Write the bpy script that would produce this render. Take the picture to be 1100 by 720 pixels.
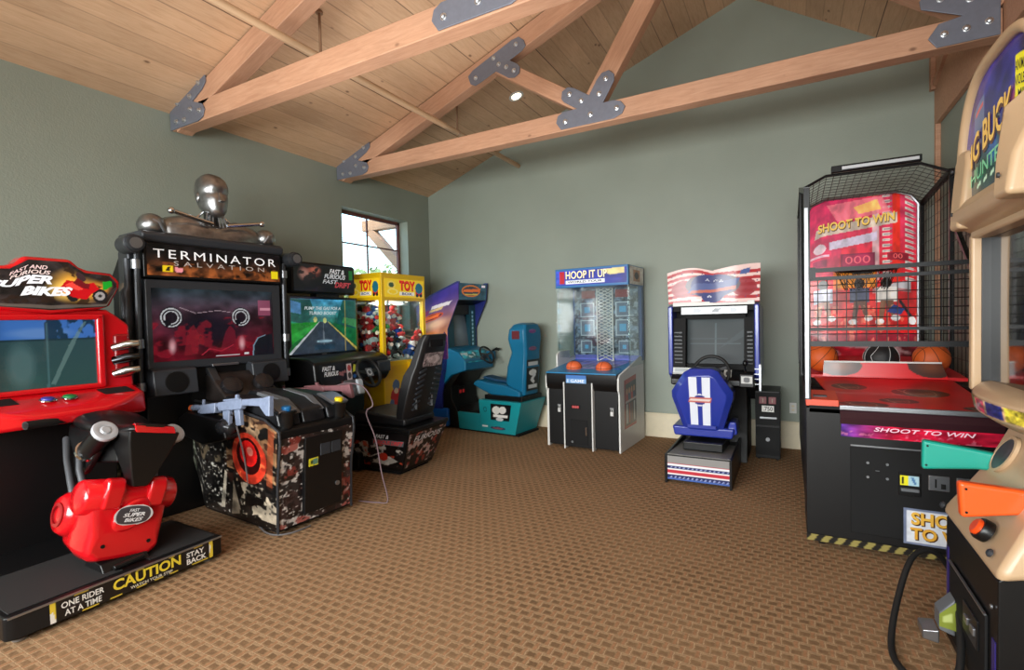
import bpy, bmesh, math, random
import numpy as np
from mathutils import Vector, Matrix

for o in list(bpy.data.objects):
    bpy.data.objects.remove(o)
S = bpy.context.scene
COL = S.collection
PI = math.pi
R = math.radians

# ------------------------------------------------------------------ camera, world, light
cam_d = bpy.data.cameras.new('camera')
cam = bpy.data.objects.new('camera', cam_d)
COL.objects.link(cam)
cam_d.sensor_fit = 'HORIZONTAL'
cam_d.sensor_width = 36.0
cam_d.lens = 36.0 * 541.57 / 1100.0
cam_d.clip_start = 0.05
_fw = Vector((-0.48148752, 0.87598244, -0.02871465))
_rt = Vector((0.87642637, 0.48095931, -0.02355767))
_up = Vector((0.00682553, 0.036509, 0.99931001))
cam.matrix_world = Matrix(((_rt.x, _up.x, -_fw.x, 0.0), (_rt.y, _up.y, -_fw.y, 0.0),
                           (_rt.z, _up.z, -_fw.z, 1.55), (0, 0, 0, 1)))
S.camera = cam

S.view_settings.view_transform = 'Standard'
S.view_settings.look = 'None'
S.view_settings.exposure = -0.12
S.view_settings.gamma = 1.0
S.view_settings.use_curve_mapping = False

W = bpy.data.worlds.new('sky')
S.world = W
W.use_nodes = True
_n = W.node_tree.nodes
_bg = _n['Background']
_sky = _n.new('ShaderNodeTexSky')
_sky.sky_type = 'NISHITA'
_sky.sun_elevation = R(38)
_sky.sun_rotation = R(120)
_sky.sun_disc = False
_sky.air_density = 1.2
_sky.dust_density = 4.0
W.node_tree.links.new(_sky.outputs[0], _bg.inputs[0])
_bg.inputs[1].default_value = 1.3


def area(name, loc, target, sx, sy, power, col=(1, 1, 1), spread=180):
    d = bpy.data.lights.new(name, 'AREA')
    d.shape = 'RECTANGLE'
    d.size = sx
    d.size_y = sy
    d.energy = power
    d.color = col
    d.spread = R(spread)
    o = bpy.data.objects.new(name, d)
    COL.objects.link(o)
    o.location = loc
    o.rotation_euler = (Vector(target) - Vector(loc)).to_track_quat('-Z', 'Y').to_euler()
    return o


# added area fills: stand-in for daylight from behind, and for the photographer's bounced flash
area('daylight_fill', (-1.9, -2.5, 1.6), (-1.9, 3.5, 0.5), 5.6, 2.0, 430, (0.97, 1.0, 0.99), 118)
area('bounce_flash', (-1.6, -0.4, 3.4), (-2.4, 4.4, 0.6), 2.6, 1.6, 46, (1.0, 0.98, 0.94))
area('ceiling_fill', (-2.2, 3.0, 2.3), (-2.3, 3.4, 6.0), 3.4, 3.0, 34, (1.0, 0.95, 0.9), 120)  # added upward fill hanging in mid-room, no fitting there; imitates bounced light

# ------------------------------------------------------------------ materials


def lin(c):
    return tuple(((x / 255.0) / 12.92 if x / 255.0 <= 0.04045 else ((x / 255.0 + 0.055) / 1.055) ** 2.4) for x in c)


MATS = {}


def mat(name, rgb=(128, 128, 128), rough=0.5, metal=0.0, coat=0.0, emit=0.0, alpha=1.0, spec=0.5, trans=0.0, var=0.0, vscale=20.0, bump=0.0, bscale=200.0):
    if name in MATS:
        return MATS[name]
    m = bpy.data.materials.new(name)
    m.use_nodes = True
    nt = m.node_tree
    b = nt.nodes['Principled BSDF']
    c = lin(rgb)
    b.inputs['Base Color'].default_value = (*c, 1)
    b.inputs['Roughness'].default_value = rough
    b.inputs['Metallic'].default_value = metal
    b.inputs['Coat Weight'].default_value = coat
    b.inputs['Coat Roughness'].default_value = 0.08
    b.inputs['Specular IOR Level'].default_value = spec
    b.inputs['Alpha'].default_value = alpha
    b.inputs['Transmission Weight'].default_value = trans
    if emit:
        b.inputs['Emission Color'].default_value = (*c, 1)
        b.inputs['Emission Strength'].default_value = emit
    if var or bump:
        tc = nt.nodes.new('ShaderNodeTexCoord')
    if var:
        n = nt.nodes.new('ShaderNodeTexNoise')
        n.inputs['Scale'].default_value = vscale
        n.inputs['Detail'].default_value = 5
        nt.links.new(tc.outputs['Object'], n.inputs['Vector'])
        r = nt.nodes.new('ShaderNodeMapRange')
        r.inputs['From Min'].default_value = 0.3
        r.inputs['From Max'].default_value = 0.7
        r.inputs['To Min'].default_value = 1 - var
        r.inputs['To Max'].default_value = 1 + var
        nt.links.new(n.outputs['Fac'], r.inputs['Value'])
        mx = nt.nodes.new('ShaderNodeMix')
        mx.data_type = 'RGBA'
        mx.blend_type = 'MULTIPLY'
        mx.inputs['Factor'].default_value = 1
        mx.inputs['A'].default_value = (*c, 1)
        nt.links.new(r.outputs['Result'], mx.inputs['B'])
        nt.links.new(mx.outputs['Result'], b.inputs['Base Color'])
    if bump:
        n2 = nt.nodes.new('ShaderNodeTexNoise')
        n2.inputs['Scale'].default_value = bscale
        n2.inputs['Detail'].default_value = 3
        nt.links.new(tc.outputs['Object'], n2.inputs['Vector'])
        bp = nt.nodes.new('ShaderNodeBump')
        bp.inputs['Strength'].default_value = bump
        bp.inputs['Distance'].default_value = 0.004
        nt.links.new(n2.outputs['Fac'], bp.inputs['Height'])
        nt.links.new(bp.outputs['Normal'], b.inputs['Normal'])
    MATS[name] = m
    return m


def N(nt, t, **kw):
    n = nt.nodes.new(t)
    for k, v in kw.items():
        if k in ('op',):
            n.operation = v
        else:
            n.inputs[k].default_value = v
    return n


def mth(nt, op, a, b=None, c=None):
    n = nt.nodes.new('ShaderNodeMath')
    n.operation = op
    for i, v in enumerate((a, b, c)):
        if v is None:
            continue
        if isinstance(v, (int, float)):
            n.inputs[i].default_value = v
        else:
            nt.links.new(v, n.inputs[i])
    return n.outputs[0]


def ramp(nt, fac, stops):
    r = nt.nodes.new('ShaderNodeValToRGB')
    e = r.color_ramp.elements
    while len(e) < len(stops):
        e.new(0.5)
    for i, (p, c) in enumerate(stops):
        e[i].position = p
        e[i].color = (*lin(c), 1)
    nt.links.new(fac, r.inputs[0])
    return r.outputs[0]


def mixc(nt, fac, a, b, blend='MIX'):
    n = nt.nodes.new('ShaderNodeMix')
    n.data_type = 'RGBA'
    n.blend_type = blend
    for k, v in (('Factor', fac), ('A', a), ('B', b)):
        i = n.inputs[k] if k != 'Factor' else n.inputs[0]
        if k != 'Factor':
            i = [s for s in n.inputs if s.name == k and s.type == 'RGBA'][0]
        if isinstance(v, (int, float)):
            i.default_value = v
        elif isinstance(v, tuple):
            i.default_value = (*lin(v), 1)
        else:
            nt.links.new(v, i)
    return [s for s in n.outputs if s.type == 'RGBA'][0]


def wood_mat(name, base, dark, light, axis='X', plank=None, scale=1.0, rough=0.6):
    """Pine: streaky grain along an object axis, knots, and (if plank) boards of that width across the other axis."""
    m = bpy.data.materials.new(name)
    m.use_nodes = True
    nt = m.node_tree
    b = nt.nodes['Principled BSDF']
    b.inputs['Roughness'].default_value = rough
    tc = nt.nodes.new('ShaderNodeTexCoord')
    sep = nt.nodes.new('ShaderNodeSeparateXYZ')
    nt.links.new(tc.outputs['Object'], sep.inputs[0])
    ax = {'X': 0, 'Y': 1, 'Z': 2}[axis]
    along = sep.outputs[ax]
    if plank:
        across = sep.outputs[0 if ax == 1 else 1]
        q = mth(nt, 'DIVIDE', across, plank)
        idx = mth(nt, 'FLOOR', q)
        fr = mth(nt, 'FRACT', q)
        wn = nt.nodes.new('ShaderNodeTexWhiteNoise')
        wn.noise_dimensions = '1D'
        nt.links.new(idx, wn.inputs['W'])
        rnd = wn.outputs['Value']
        off = mth(nt, 'MULTIPLY', rnd, 37.0)
        al2 = mth(nt, 'ADD', along, off)
    else:
        al2 = along
        rnd = None
    cmb = nt.nodes.new('ShaderNodeCombineXYZ')
    k = 0.10
    for i in range(3):
        if i == ax:
            nt.links.new(mth(nt, 'MULTIPLY', al2, k), cmb.inputs[i])
        else:
            nt.links.new(sep.outputs[i], cmb.inputs[i])
    ns = N(nt, 'ShaderNodeTexNoise', Scale=44 * scale, Detail=7, Roughness=0.68, Distortion=0.8)
    nt.links.new(cmb.outputs[0], ns.inputs['Vector'])
    col = ramp(nt, ns.outputs['Fac'], [(0.2, dark), (0.5, base), (0.82, light)])
    # knots
    cm2 = nt.nodes.new('ShaderNodeCombineXYZ')
    for i in range(3):
        if i == ax:
            nt.links.new(mth(nt, 'MULTIPLY', al2, 0.6), cm2.inputs[i])
        else:
            nt.links.new(sep.outputs[i], cm2.inputs[i])
    vo = N(nt, 'ShaderNodeTexVoronoi', Scale=4.6 * scale)
    nt.links.new(cm2.outputs[0], vo.inputs['Vector'])
    kn = nt.nodes.new('ShaderNodeMapRange')
    kn.inputs['From Min'].default_value = 0.03
    kn.inputs['From Max'].default_value = 0.085
    kn.inputs['To Min'].default_value = 0.8
    kn.inputs['To Max'].default_value = 0.0
    nt.links.new(vo.outputs['Distance'], kn.inputs['Value'])
    col = mixc(nt, kn.outputs['Result'], col, (96, 62, 42))
    big = N(nt, 'ShaderNodeTexNoise', Scale=1.7, Detail=2)
    nt.links.new(tc.outputs['Object'], big.inputs['Vector'])
    bm_ = nt.nodes.new('ShaderNodeMapRange')
    bm_.inputs['To Min'].default_value = 0.8
    bm_.inputs['To Max'].default_value = 1.2
    nt.links.new(big.outputs['Fac'], bm_.inputs['Value'])
    col = mixc(nt, 1.0, col, bm_.outputs['Result'], 'MULTIPLY')
    if plank:
        t = nt.nodes.new('ShaderNodeMapRange')
        t.inputs['To Min'].default_value = 0.9
        t.inputs['To Max'].default_value = 1.07
        nt.links.new(rnd, t.inputs['Value'])
        col = mixc(nt, 1.0, col, t.outputs['Result'], 'MULTIPLY')
        d = mth(nt, 'MINIMUM', fr, mth(nt, 'SUBTRACT', 1.0, fr))
        g = mth(nt, 'LESS_THAN', d, 0.026)
        wn2 = nt.nodes.new('ShaderNodeTexWhiteNoise')
        wn2.noise_dimensions = '1D'
        nt.links.new(mth(nt, 'ADD', mth(nt, 'FLOOR', mth(nt, 'ADD', q, 0.5)), 71.3), wn2.inputs['W'])
        g2 = mth(nt, 'MULTIPLY', g, mth(nt, 'ADD', mth(nt, 'MULTIPLY', mth(nt, 'POWER', wn2.outputs['Value'], 2.0), 0.75), 0.15))
        col = mixc(nt, g2, col, (58, 34, 20))
        bp = N(nt, 'ShaderNodeBump', Strength=0.6, Distance=0.006)
        nt.links.new(mth(nt, 'SUBTRACT', 1.0, g), bp.inputs['Height'])
        nt.links.new(bp.outputs['Normal'], b.inputs['Normal'])
    nt.links.new(col, b.inputs['Base Color'])
    MATS[name] = m
    return m


def wall_mat():
    m = bpy.data.materials.new('sage_wall_paint')
    m.use_nodes = True
    nt = m.node_tree
    b = nt.nodes['Principled BSDF']
    b.inputs['Roughness'].default_value = 0.55
    tc = nt.nodes.new('ShaderNodeTexCoord')
    n = N(nt, 'ShaderNodeTexNoise', Scale=1.4, Detail=3)
    nt.links.new(tc.outputs['Object'], n.inputs['Vector'])
    c = ramp(nt, n.outputs['Fac'], [(0.3, (137, 145, 133)), (0.7, (144, 152, 140))])
    nt.links.new(c, b.inputs['Base Color'])
    n2 = N(nt, 'ShaderNodeTexNoise', Scale=75, Detail=3)
    nt.links.new(tc.outputs['Object'], n2.inputs['Vector'])
    bp = N(nt, 'ShaderNodeBump', Strength=0.35, Distance=0.004)
    nt.links.new(n2.outputs['Fac'], bp.inputs['Height'])
    nt.links.new(bp.outputs['Normal'], b.inputs['Normal'])
    return m


def carpet_mat():
    """Woven-look carpet: rows of dark dashes staggered over a tan ground with rusty stripes running to the back wall."""
    m = bpy.data.materials.new('basketweave_carpet')
    m.use_nodes = True
    nt = m.node_tree
    b = nt.nodes['Principled BSDF']
    b.inputs['Roughness'].default_value = 0.95
    b.inputs['Specular IOR Level'].default_value = 0.12
    tc = nt.nodes.new('ShaderNodeTexCoord')
    sep = nt.nodes.new('ShaderNodeSeparateXYZ')
    nt.links.new(tc.outputs['Object'], sep.inputs[0])
    px, py = 0.072, 0.056
    wob = N(nt, 'ShaderNodeTexNoise', Scale=60, Detail=2)
    nt.links.new(tc.outputs['Object'], wob.inputs['Vector'])
    wv = mth(nt, 'MULTIPLY', mth(nt, 'SUBTRACT', wob.outputs['Fac'], 0.5), 0.22)
    u = mth(nt, 'ADD', mth(nt, 'DIVIDE', sep.outputs[0], px), wv)
    v = mth(nt, 'ADD', mth(nt, 'DIVIDE', sep.outputs[1], py), wv)
    row = mth(nt, 'FLOOR', v)
    half = mth(nt, 'MULTIPLY', mth(nt, 'MODULO', mth(nt, 'ABSOLUTE', row), 2.0), 0.5)
    fu = mth(nt, 'FRACT', mth(nt, 'ADD', u, half))
    fv = mth(nt, 'FRACT', v)

    def inside(f, lo, hi):
        return mth(nt, 'MULTIPLY', mth(nt, 'GREATER_THAN', f, lo), mth(nt, 'LESS_THAN', f, hi))
    dash = mth(nt, 'MULTIPLY', inside(fu, 0.03, 0.58), inside(fv, 0.14, 0.66))
    edge = mth(nt, 'MULTIPLY', inside(fu, 0.0, 0.62), inside(fv, 0.66, 0.86))
    stripe = inside(fu, 0.66, 0.84)
    nz = N(nt, 'ShaderNodeTexNoise', Scale=420, Detail=2)
    nt.links.new(tc.outputs['Object'], nz.inputs['Vector'])
    base = ramp(nt, nz.outputs['Fac'], [(0.3, (124, 96, 69)), (0.7, (156, 124, 92))])
    big = N(nt, 'ShaderNodeTexNoise', Scale=1.3, Detail=4)
    nt.links.new(tc.outputs['Object'], big.inputs['Vector'])
    wear = nt.nodes.new('ShaderNodeMapRange')
    wear.inputs['From Min'].default_value = 0.35
    wear.inputs['From Max'].default_value = 0.65
    wear.inputs['To Min'].default_value = 0.2
    wear.inputs['To Max'].default_value = 0.8
    nt.links.new(big.outputs['Fac'], wear.inputs['Value'])
    col = mixc(nt, mth(nt, 'MULTIPLY', stripe, 0.45), base, (164, 110, 78))
    col = mixc(nt, mth(nt, 'MULTIPLY', edge, 0.32), col, (182, 154, 120))
    col = mixc(nt, mth(nt, 'MULTIPLY', dash, wear.outputs['Result']), col, (100, 75, 52))
    ln = mth(nt, 'MULTIPLY', mth(nt, 'MAXIMUM', inside(fu, 0.90, 0.96), inside(fv, 0.92, 0.99)), 0.45)
    col = mixc(nt, ln, col, (196, 168, 134))
    sp = N(nt, 'ShaderNodeTexNoise', Scale=38, Detail=4, Roughness=0.7)
    nt.links.new(tc.outputs['Object'], sp.inputs['Vector'])
    sr = nt.nodes.new('ShaderNodeMapRange')
    sr.inputs['From Min'].default_value = 0.3
    sr.inputs['From Max'].default_value = 0.7
    sr.inputs['To Min'].default_value = 0.78
    sr.inputs['To Max'].default_value = 1.22
    nt.links.new(sp.outputs['Fac'], sr.inputs['Value'])
    col = mixc(nt, 1.0, col, sr.outputs['Result'], 'MULTIPLY')
    nt.links.new(col, b.inputs['Base Color'])
    bp = N(nt, 'ShaderNodeBump', Strength=0.5, Distance=0.004)
    nt.links.new(mth(nt, 'ADD', nz.outputs['Fac'], mth(nt, 'MULTIPLY', dash, -0.6)), bp.inputs['Height'])
    nt.links.new(bp.outputs['Normal'], b.inputs['Normal'])
    return m


def attr_mat(name, rough=0.35, emit=0.0, coat=0.0, base=1.0):
    if name in MATS:
        return MATS[name]
    m = bpy.data.materials.new(name)
    m.use_nodes = True
    nt = m.node_tree
    b = nt.nodes['Principled BSDF']
    b.inputs['Roughness'].default_value = rough
    b.inputs['Coat Weight'].default_value = coat
    b.inputs['Coat Roughness'].default_value = 0.04
    a = nt.nodes.new('ShaderNodeAttribute')
    a.attribute_name = 'print'
    if base == 1.0:
        nt.links.new(a.outputs['Color'], b.inputs['Base Color'])
    else:
        nt.links.new(mixc(nt, base, (0, 0, 0), a.outputs['Color']), b.inputs['Base Color'])
    if emit:
        nt.links.new(a.outputs['Color'], b.inputs['Emission Color'])
        b.inputs['Emission Strength'].default_value = emit
    MATS[name] = m
    return m


def glass_mat(name, tint=(235, 245, 245), alpha=0.14, rough=0.03):
    m = bpy.data.materials.new(name)
    m.use_nodes = True
    nt = m.node_tree
    nt.nodes.remove(nt.nodes['Principled BSDF'])
    out = nt.nodes['Material Output']
    tr = nt.nodes.new('ShaderNodeBsdfTransparent')
    tr.inputs[0].default_value = (*lin(tint), 1)
    gl = nt.nodes.new('ShaderNodeBsdfGlossy')
    gl.inputs['Roughness'].default_value = rough
    lw = nt.nodes.new('ShaderNodeLayerWeight')
    lw.inputs[0].default_value = 0.5
    ad = mth(nt, 'ADD', mth(nt, 'MULTIPLY', mth(nt, 'POWER', lw.outputs['Facing'], 4.0), 0.5), 0.03 + alpha * 0.3)
    mx = nt.nodes.new('ShaderNodeMixShader')
    nt.links.new(ad, mx.inputs[0])
    nt.links.new(tr.outputs[0], mx.inputs[1])
    nt.links.new(gl.outputs[0], mx.inputs[2])
    nt.links.new(mx.outputs[0], out.inputs[0])
    MATS[name] = m
    return m


# ------------------------------------------------------------------ mesh building helpers


class MB:
    def __init__(s):
        s.v, s.f, s.mi, s.c = [], [], 0, []
        s.fm = []

    def add(s, vs, fs):
        o = len(s.v)
        s.v += [Vector(p) for p in vs]
        for f in fs:
            s.f.append([i + o for i in f])
            s.fm.append(s.mi)
        return s

    def slot(s, i):
        s.mi = i
        return s

    def hexa(s, p):
        return s.add(p, [(0, 3, 2, 1), (4, 5, 6, 7), (0, 1, 5, 4), (1, 2, 6, 5), (2, 3, 7, 6), (3, 0, 4, 7)])

    def box(s, x0, x1, y0, y1, z0, z1):
        return s.hexa([(x0, y0, z0), (x1, y0, z0), (x1, y1, z0), (x0, y1, z0), (x0, y0, z1), (x1, y0, z1), (x1, y1, z1), (x0, y1, z1)])

    def quad(s, a, b, c, d):
        return s.add([a, b, c, d], [(0, 1, 2, 3)])

    def prism(s, poly, axis, a, b):
        """poly of (p,q) in the plane normal to axis; axis x: (y,z), y: (x,z), z: (x,y)"""
        def P(p, t):
            return {'x': (t, p[0], p[1]), 'y': (p[0], t, p[1]), 'z': (p[0], p[1], t)}[axis]
        n = len(poly)
        area2 = sum(poly[i][0] * poly[(i + 1) % n][1] - poly[(i + 1) % n][0] * poly[i][1] for i in range(n))
        flip = (area2 < 0) ^ (axis == 'y') ^ (a > b)
        vs = [P(p, a) for p in poly] + [P(p, b) for p in poly]
        fs = [list(range(n))[::-1], list(range(n, 2 * n))] + [(i, (i + 1) % n, n + (i + 1) % n, n + i) for i in range(n)]
        if flip:
            fs = [tuple(f)[::-1] for f in fs]
        return s.add(vs, fs)

    def tube(s, pts, r, n=10, closed=False):
        pts = [Vector(p) for p in pts]
        m = len(pts)
        rs = r if isinstance(r, (list, tuple)) else [r] * m
        vs, fs = [], []
        up = None
        for i, p in enumerate(pts):
            if closed:
                d = pts[(i + 1) % m] - pts[i - 1]
            else:
                d = pts[min(i + 1, m - 1)] - pts[max(i - 1, 0)]
            d.normalize()
            if up is None:
                up = Vector((0, 0, 1)) if abs(d.z) < 0.9 else Vector((1, 0, 0))
            a = d.cross(up)
            if a.length < 1e-4:
                a = d.orthogonal()
            a.normalize()
            b = a.cross(d).normalized()
            up = b
            for k in range(n):
                t = 2 * PI * k / n
                vs.append(p + a * (rs[i] * math.cos(t)) + b * (rs[i] * math.sin(t)))
        for i in range(m if closed else m - 1):
            j = (i + 1) % m
            for k in range(n):
                k2 = (k + 1) % n
                fs.append((i * n + k, i * n + k2, j * n + k2, j * n + k))
        if not closed:
            fs.append(list(range(n))[::-1])
            fs.append(list(range((m - 1) * n, m * n)))
        return s.add(vs, fs)

    def lathe(s, prof, c, d=(0, 0, 1), n=20, sx=1.0):
        """profile of (radius, height) revolved about direction d through c"""
        d = Vector(d).normalized()
        a = d.orthogonal().normalized()
        b = d.cross(a)
        c = Vector(c)
        vs, fs = [], []
        for r, h in prof:
            for k in range(n):
                t = 2 * PI * k / n
                vs.append(c + d * h + a * (r * math.cos(t)) + b * (r * math.sin(t) * sx))
        m = len(prof)
        for i in range(m - 1):
            for k in range(n):
                k2 = (k + 1) % n
                fs.append((i * n + k, i * n + k2, (i + 1) * n + k2, (i + 1) * n + k))
        fs.append(list(range(n))[::-1])
        fs.append(list(range((m - 1) * n, m * n)))
        return s.add(vs, fs)

    def disc(s, c, d, r, t=0.004, n=20):
        return s.lathe([(r, 0), (r, t)], c, d, n)

    def ell(s, c, r, n=14, m=9, rot=None):
        c = Vector(c)
        r = r if isinstance(r, (tuple, list)) else (r, r, r)
        vs, fs = [], []
        for i in range(m + 1):
            ph = -PI / 2 + PI * i / m
            ph = max(-PI / 2 + 0.02, min(PI / 2 - 0.02, ph))
            for k in range(n):
                t = 2 * PI * k / n
                p = Vector((r[0] * math.cos(ph) * math.cos(t), r[1] * math.cos(ph) * math.sin(t), r[2] * math.sin(ph)))
                if rot:
                    p = rot @ p
                vs.append(c + p)
        for i in range(m):
            for k in range(n):
                k2 = (k + 1) % n
                fs.append((i * n + k, i * n + k2, (i + 1) * n + k2, (i + 1) * n + k))
        fs.append(list(range(n))[::-1])
        fs.append(list(range(m * n, m * n + n)))
        return s.add(vs, fs)

    def bar(s, p, q, w, h, up=(0, 0, 1)):
        p, q, up = Vector(p), Vector(q), Vector(up)
        d = (q - p).normalized()
        a = d.cross(up)
        if a.length < 1e-4:
            a = d.orthogonal()
        a.normalize()
        b = a.cross(d)
        a, b = a * w / 2, b * h / 2
        return s.hexa([p - a - b, p + a - b, q + a - b, q - a - b, p - a + b, p + a + b, q + a + b, q - a + b])

    def loft(s, rings, cap=True):
        n = len(rings[0])
        vs = [p for r in rings for p in r]
        fs = []
        for i in range(len(rings) - 1):
            for k in range(n):
                k2 = (k + 1) % n
                fs.append((i * n + k, i * n + k2, (i + 1) * n + k2, (i + 1) * n + k))
        if cap:
            fs.append(list(range(n))[::-1])
            fs.append(list(range((len(rings) - 1) * n, len(rings) * n)))
        return s.add(vs, fs)

    def xform(s, mtx, start=0):
        for i in range(start, len(s.v)):
            s.v[i] = mtx @ s.v[i]
        return s

    def build(s, name, mats, parent=None, bevel=0.0, seg=2, smooth=35, sub=0, world=False, recalc=True):
        me = bpy.data.meshes.new(name)
        off = Vector((0, 0, 0))
        if world and parent is not None:
            off = ROOTLOC(parent)
        me.from_pydata([p - off for p in s.v], [], s.f)
        ms = mats if isinstance(mats, (list, tuple)) else [mats]
        for m in ms:
            me.materials.append(m)
        for p, i in zip(me.polygons, s.fm):
            p.material_index = min(i, len(ms) - 1)
        if recalc:
            bm = bmesh.new()
            bm.from_mesh(me)
            bmesh.ops.recalc_face_normals(bm, faces=bm.faces)
            bm.to_mesh(me)
            bm.free()
        me.update()
        if smooth:
            me.polygons.foreach_set('use_smooth', [True] * len(me.polygons))
            me.set_sharp_from_angle(angle=R(smooth))
        o = bpy.data.objects.new(name, me)
        COL.objects.link(o)
        if parent is not None:
            o.parent = parent
        if bevel:
            bv = o.modifiers.new('bevel', 'BEVEL')
            bv.width = bevel
            bv.segments = seg
            bv.limit_method = 'ANGLE'
            bv.angle_limit = R(40)
            bv.harden_normals = True
        if sub:
            sb = o.modifiers.new('sub', 'SUBSURF')
            sb.levels = sub
            sb.render_levels = sub
        return o


def ROOTLOC(p):
    return Vector(p.location) + (ROOTLOC(p.parent) if p.parent else Vector((0, 0, 0)))


def thing(name, label, cat, loc=(0, 0, 0), rz=0.0, group=None):
    o = bpy.data.objects.new(name, None)
    o.empty_display_size = 0.1
    COL.objects.link(o)
    o.location = loc
    o.rotation_euler = (0, 0, R(rz))
    o['label'] = label
    o['category'] = cat
    if group:
        o['group'] = group
    return o


def tag(o, label, cat, group=None):
    o['label'] = label
    o['category'] = cat
    if group:
        o['group'] = group
    return o


def struct(name, mb, m, **kw):
    o = mb.build(name, m, **kw)
    o['kind'] = 'structure'
    return o


def copy_tree(o, parent=None):
    c = o.copy()
    COL.objects.link(c)
    if parent is not None:
        c.parent = parent
    for ch in list(o.children):
        copy_tree(ch, c)
    return c


# --------------------------------------------------------------- printed artwork: a small painter onto mesh grids


class Art:
    """colour field of nu x nv points, painted with shapes in 0..1 coordinates, v up"""

    def __init__(s, nu, nv, bg=(0, 0, 0)):
        s.nu, s.nv = nu, nv
        s.u, s.v = np.meshgrid(np.linspace(0, 1, nu), np.linspace(0, 1, nv))
        s.a = np.zeros((nv, nu, 3))
        s.a[:] = bg

    def put(s, mask, c, k=1.0):
        w = (mask.astype(float) * k)[..., None]
        s.a = s.a * (1 - w) + np.array(c, float) * w
        return s

    def grad(s, c0, c1, axis='v', lo=0.0, hi=1.0):
        t = np.clip(((s.v if axis == 'v' else s.u) - lo) / (hi - lo), 0, 1)[..., None]
        s.a = np.array(c0, float) * (1 - t) + np.array(c1, float) * t
        return s

    def rect(s, u0, v0, u1, v1, c, k=1.0):
        return s.put((s.u >= u0) & (s.u <= u1) & (s.v >= v0) & (s.v <= v1), c, k)

    def ell(s, cu, cv, ru, rv, c, k=1.0, soft=0.0, ring=None, rot=0.0):
        du, dv = s.u - cu, s.v - cv
        if rot:
            cr, sr = math.cos(rot), math.sin(rot)
            du, dv = du * cr + dv * sr, -du * sr + dv * cr
        d = np.sqrt((du / ru) ** 2 + (dv / rv) ** 2)
        if soft:
            m = np.clip((1 - d) / soft, 0, 1)
        else:
            m = (d <= 1).astype(float)
        if ring:
            m = m * (d >= ring)
        return s.put(m, c, k)

    def poly(s, pts, c, k=1.0):
        ins = np.zeros_like(s.u, bool)
        n = len(pts)
        for i in range(n):
            x0, y0 = pts[i]
            x1, y1 = pts[(i + 1) % n]
            if y0 == y1:
                continue
            cond = ((s.v >= min(y0, y1)) & (s.v < max(y0, y1)))
            xi = x0 + (s.v - y0) * (x1 - x0) / (y1 - y0)
            ins ^= cond & (s.u < xi)
        return s.put(ins, c, k)

    def line(s, pts, w, c, k=1.0, asp=1.0):
        for (x0, y0), (x1, y1) in zip(pts[:-1], pts[1:]):
            dx, dy = (x1 - x0), (y1 - y0) * asp
            l2 = dx * dx + dy * dy + 1e-9
            t = np.clip(((s.u - x0) * dx + (s.v - y0) * asp * dy) / l2, 0, 1)
            d = np.hypot(s.u - x0 - t * dx, (s.v - y0) * asp - t * dy)
            s.put(d <= w, c, k)
        return s

    def noise(s, amt=0.2, fu=8, fv=8, seed=1, c=None, thr=None, k=1.0, region=None):
        rg = np.random.RandomState(seed)
        t = np.zeros_like(s.u)
        for o in range(3):
            gu, gv = max(2, int(fu * 2 ** o)), max(2, int(fv * 2 ** o))
            g = rg.rand(gv + 1, gu + 1)
            x, y = s.u * gu * 0.9999, s.v * gv * 0.9999
            i, j = x.astype(int), y.astype(int)
            a, b = x - i, y - j
            a, b = a * a * (3 - 2 * a), b * b * (3 - 2 * b)
            val = (g[j, i] * (1 - a) + g[j, i + 1] * a) * (1 - b) + (g[j + 1, i] * (1 - a) + g[j + 1, i + 1] * a) * b
            t += val / 2 ** o
        t = t / 1.75
        if c is None:
            s.a = np.clip(s.a * (1 + amt * (2 * t - 1)[..., None] * 2), 0, 255)
        else:
            m = np.clip((t - thr) / 0.06, 0, 1)
            if region is not None:
                m = m * region(s.u, s.v)
            s.put(m, c, k)
        return s


def srgb2lin(a):
    a = np.clip(a / 255.0, 0, 1)
    return np.where(a <= 0.04045, a / 12.92, ((a + 0.055) / 1.055) ** 2.4)


def corners(a, b, c, d):
    """bilinear map: a lower left, b lower right, c upper right, d upper left"""
    a, b, c, d = Vector(a), Vector(b), Vector(c), Vector(d)

    def f(u, v):
        return (a * (1 - u) + b * u) * (1 - v) + (d * (1 - u) + c * u) * v
    return f


def text_faces(s, bold=0.0, shear=0.0, space=1.0):
    cu = bpy.data.curves.new('lettering', 'FONT')
    cu.body = s
    cu.offset = bold
    cu.shear = shear
    cu.space_character = space
    cu.resolution_u = 3
    o = bpy.data.objects.new('lettering', cu)
    COL.objects.link(o)
    bpy.context.view_layer.update()
    dg = bpy.context.evaluated_depsgraph_get()
    me = o.evaluated_get(dg).to_mesh()
    vs = [tuple(v.co[:2]) for v in me.vertices]
    fs = [list(p.vertices) for p in me.polygons]
    o.evaluated_get(dg).to_mesh_clear()
    bpy.data.objects.remove(o)
    bpy.data.curves.remove(cu)
    xs = [v[0] for v in vs]
    ys = [v[1] for v in vs]
    w, h = max(xs) - min(xs), max(ys) - min(ys)
    x0, y0 = min(xs), min(ys)
    return [((x - x0) / w, (y - y0) / h) for x, y in vs], fs


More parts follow.
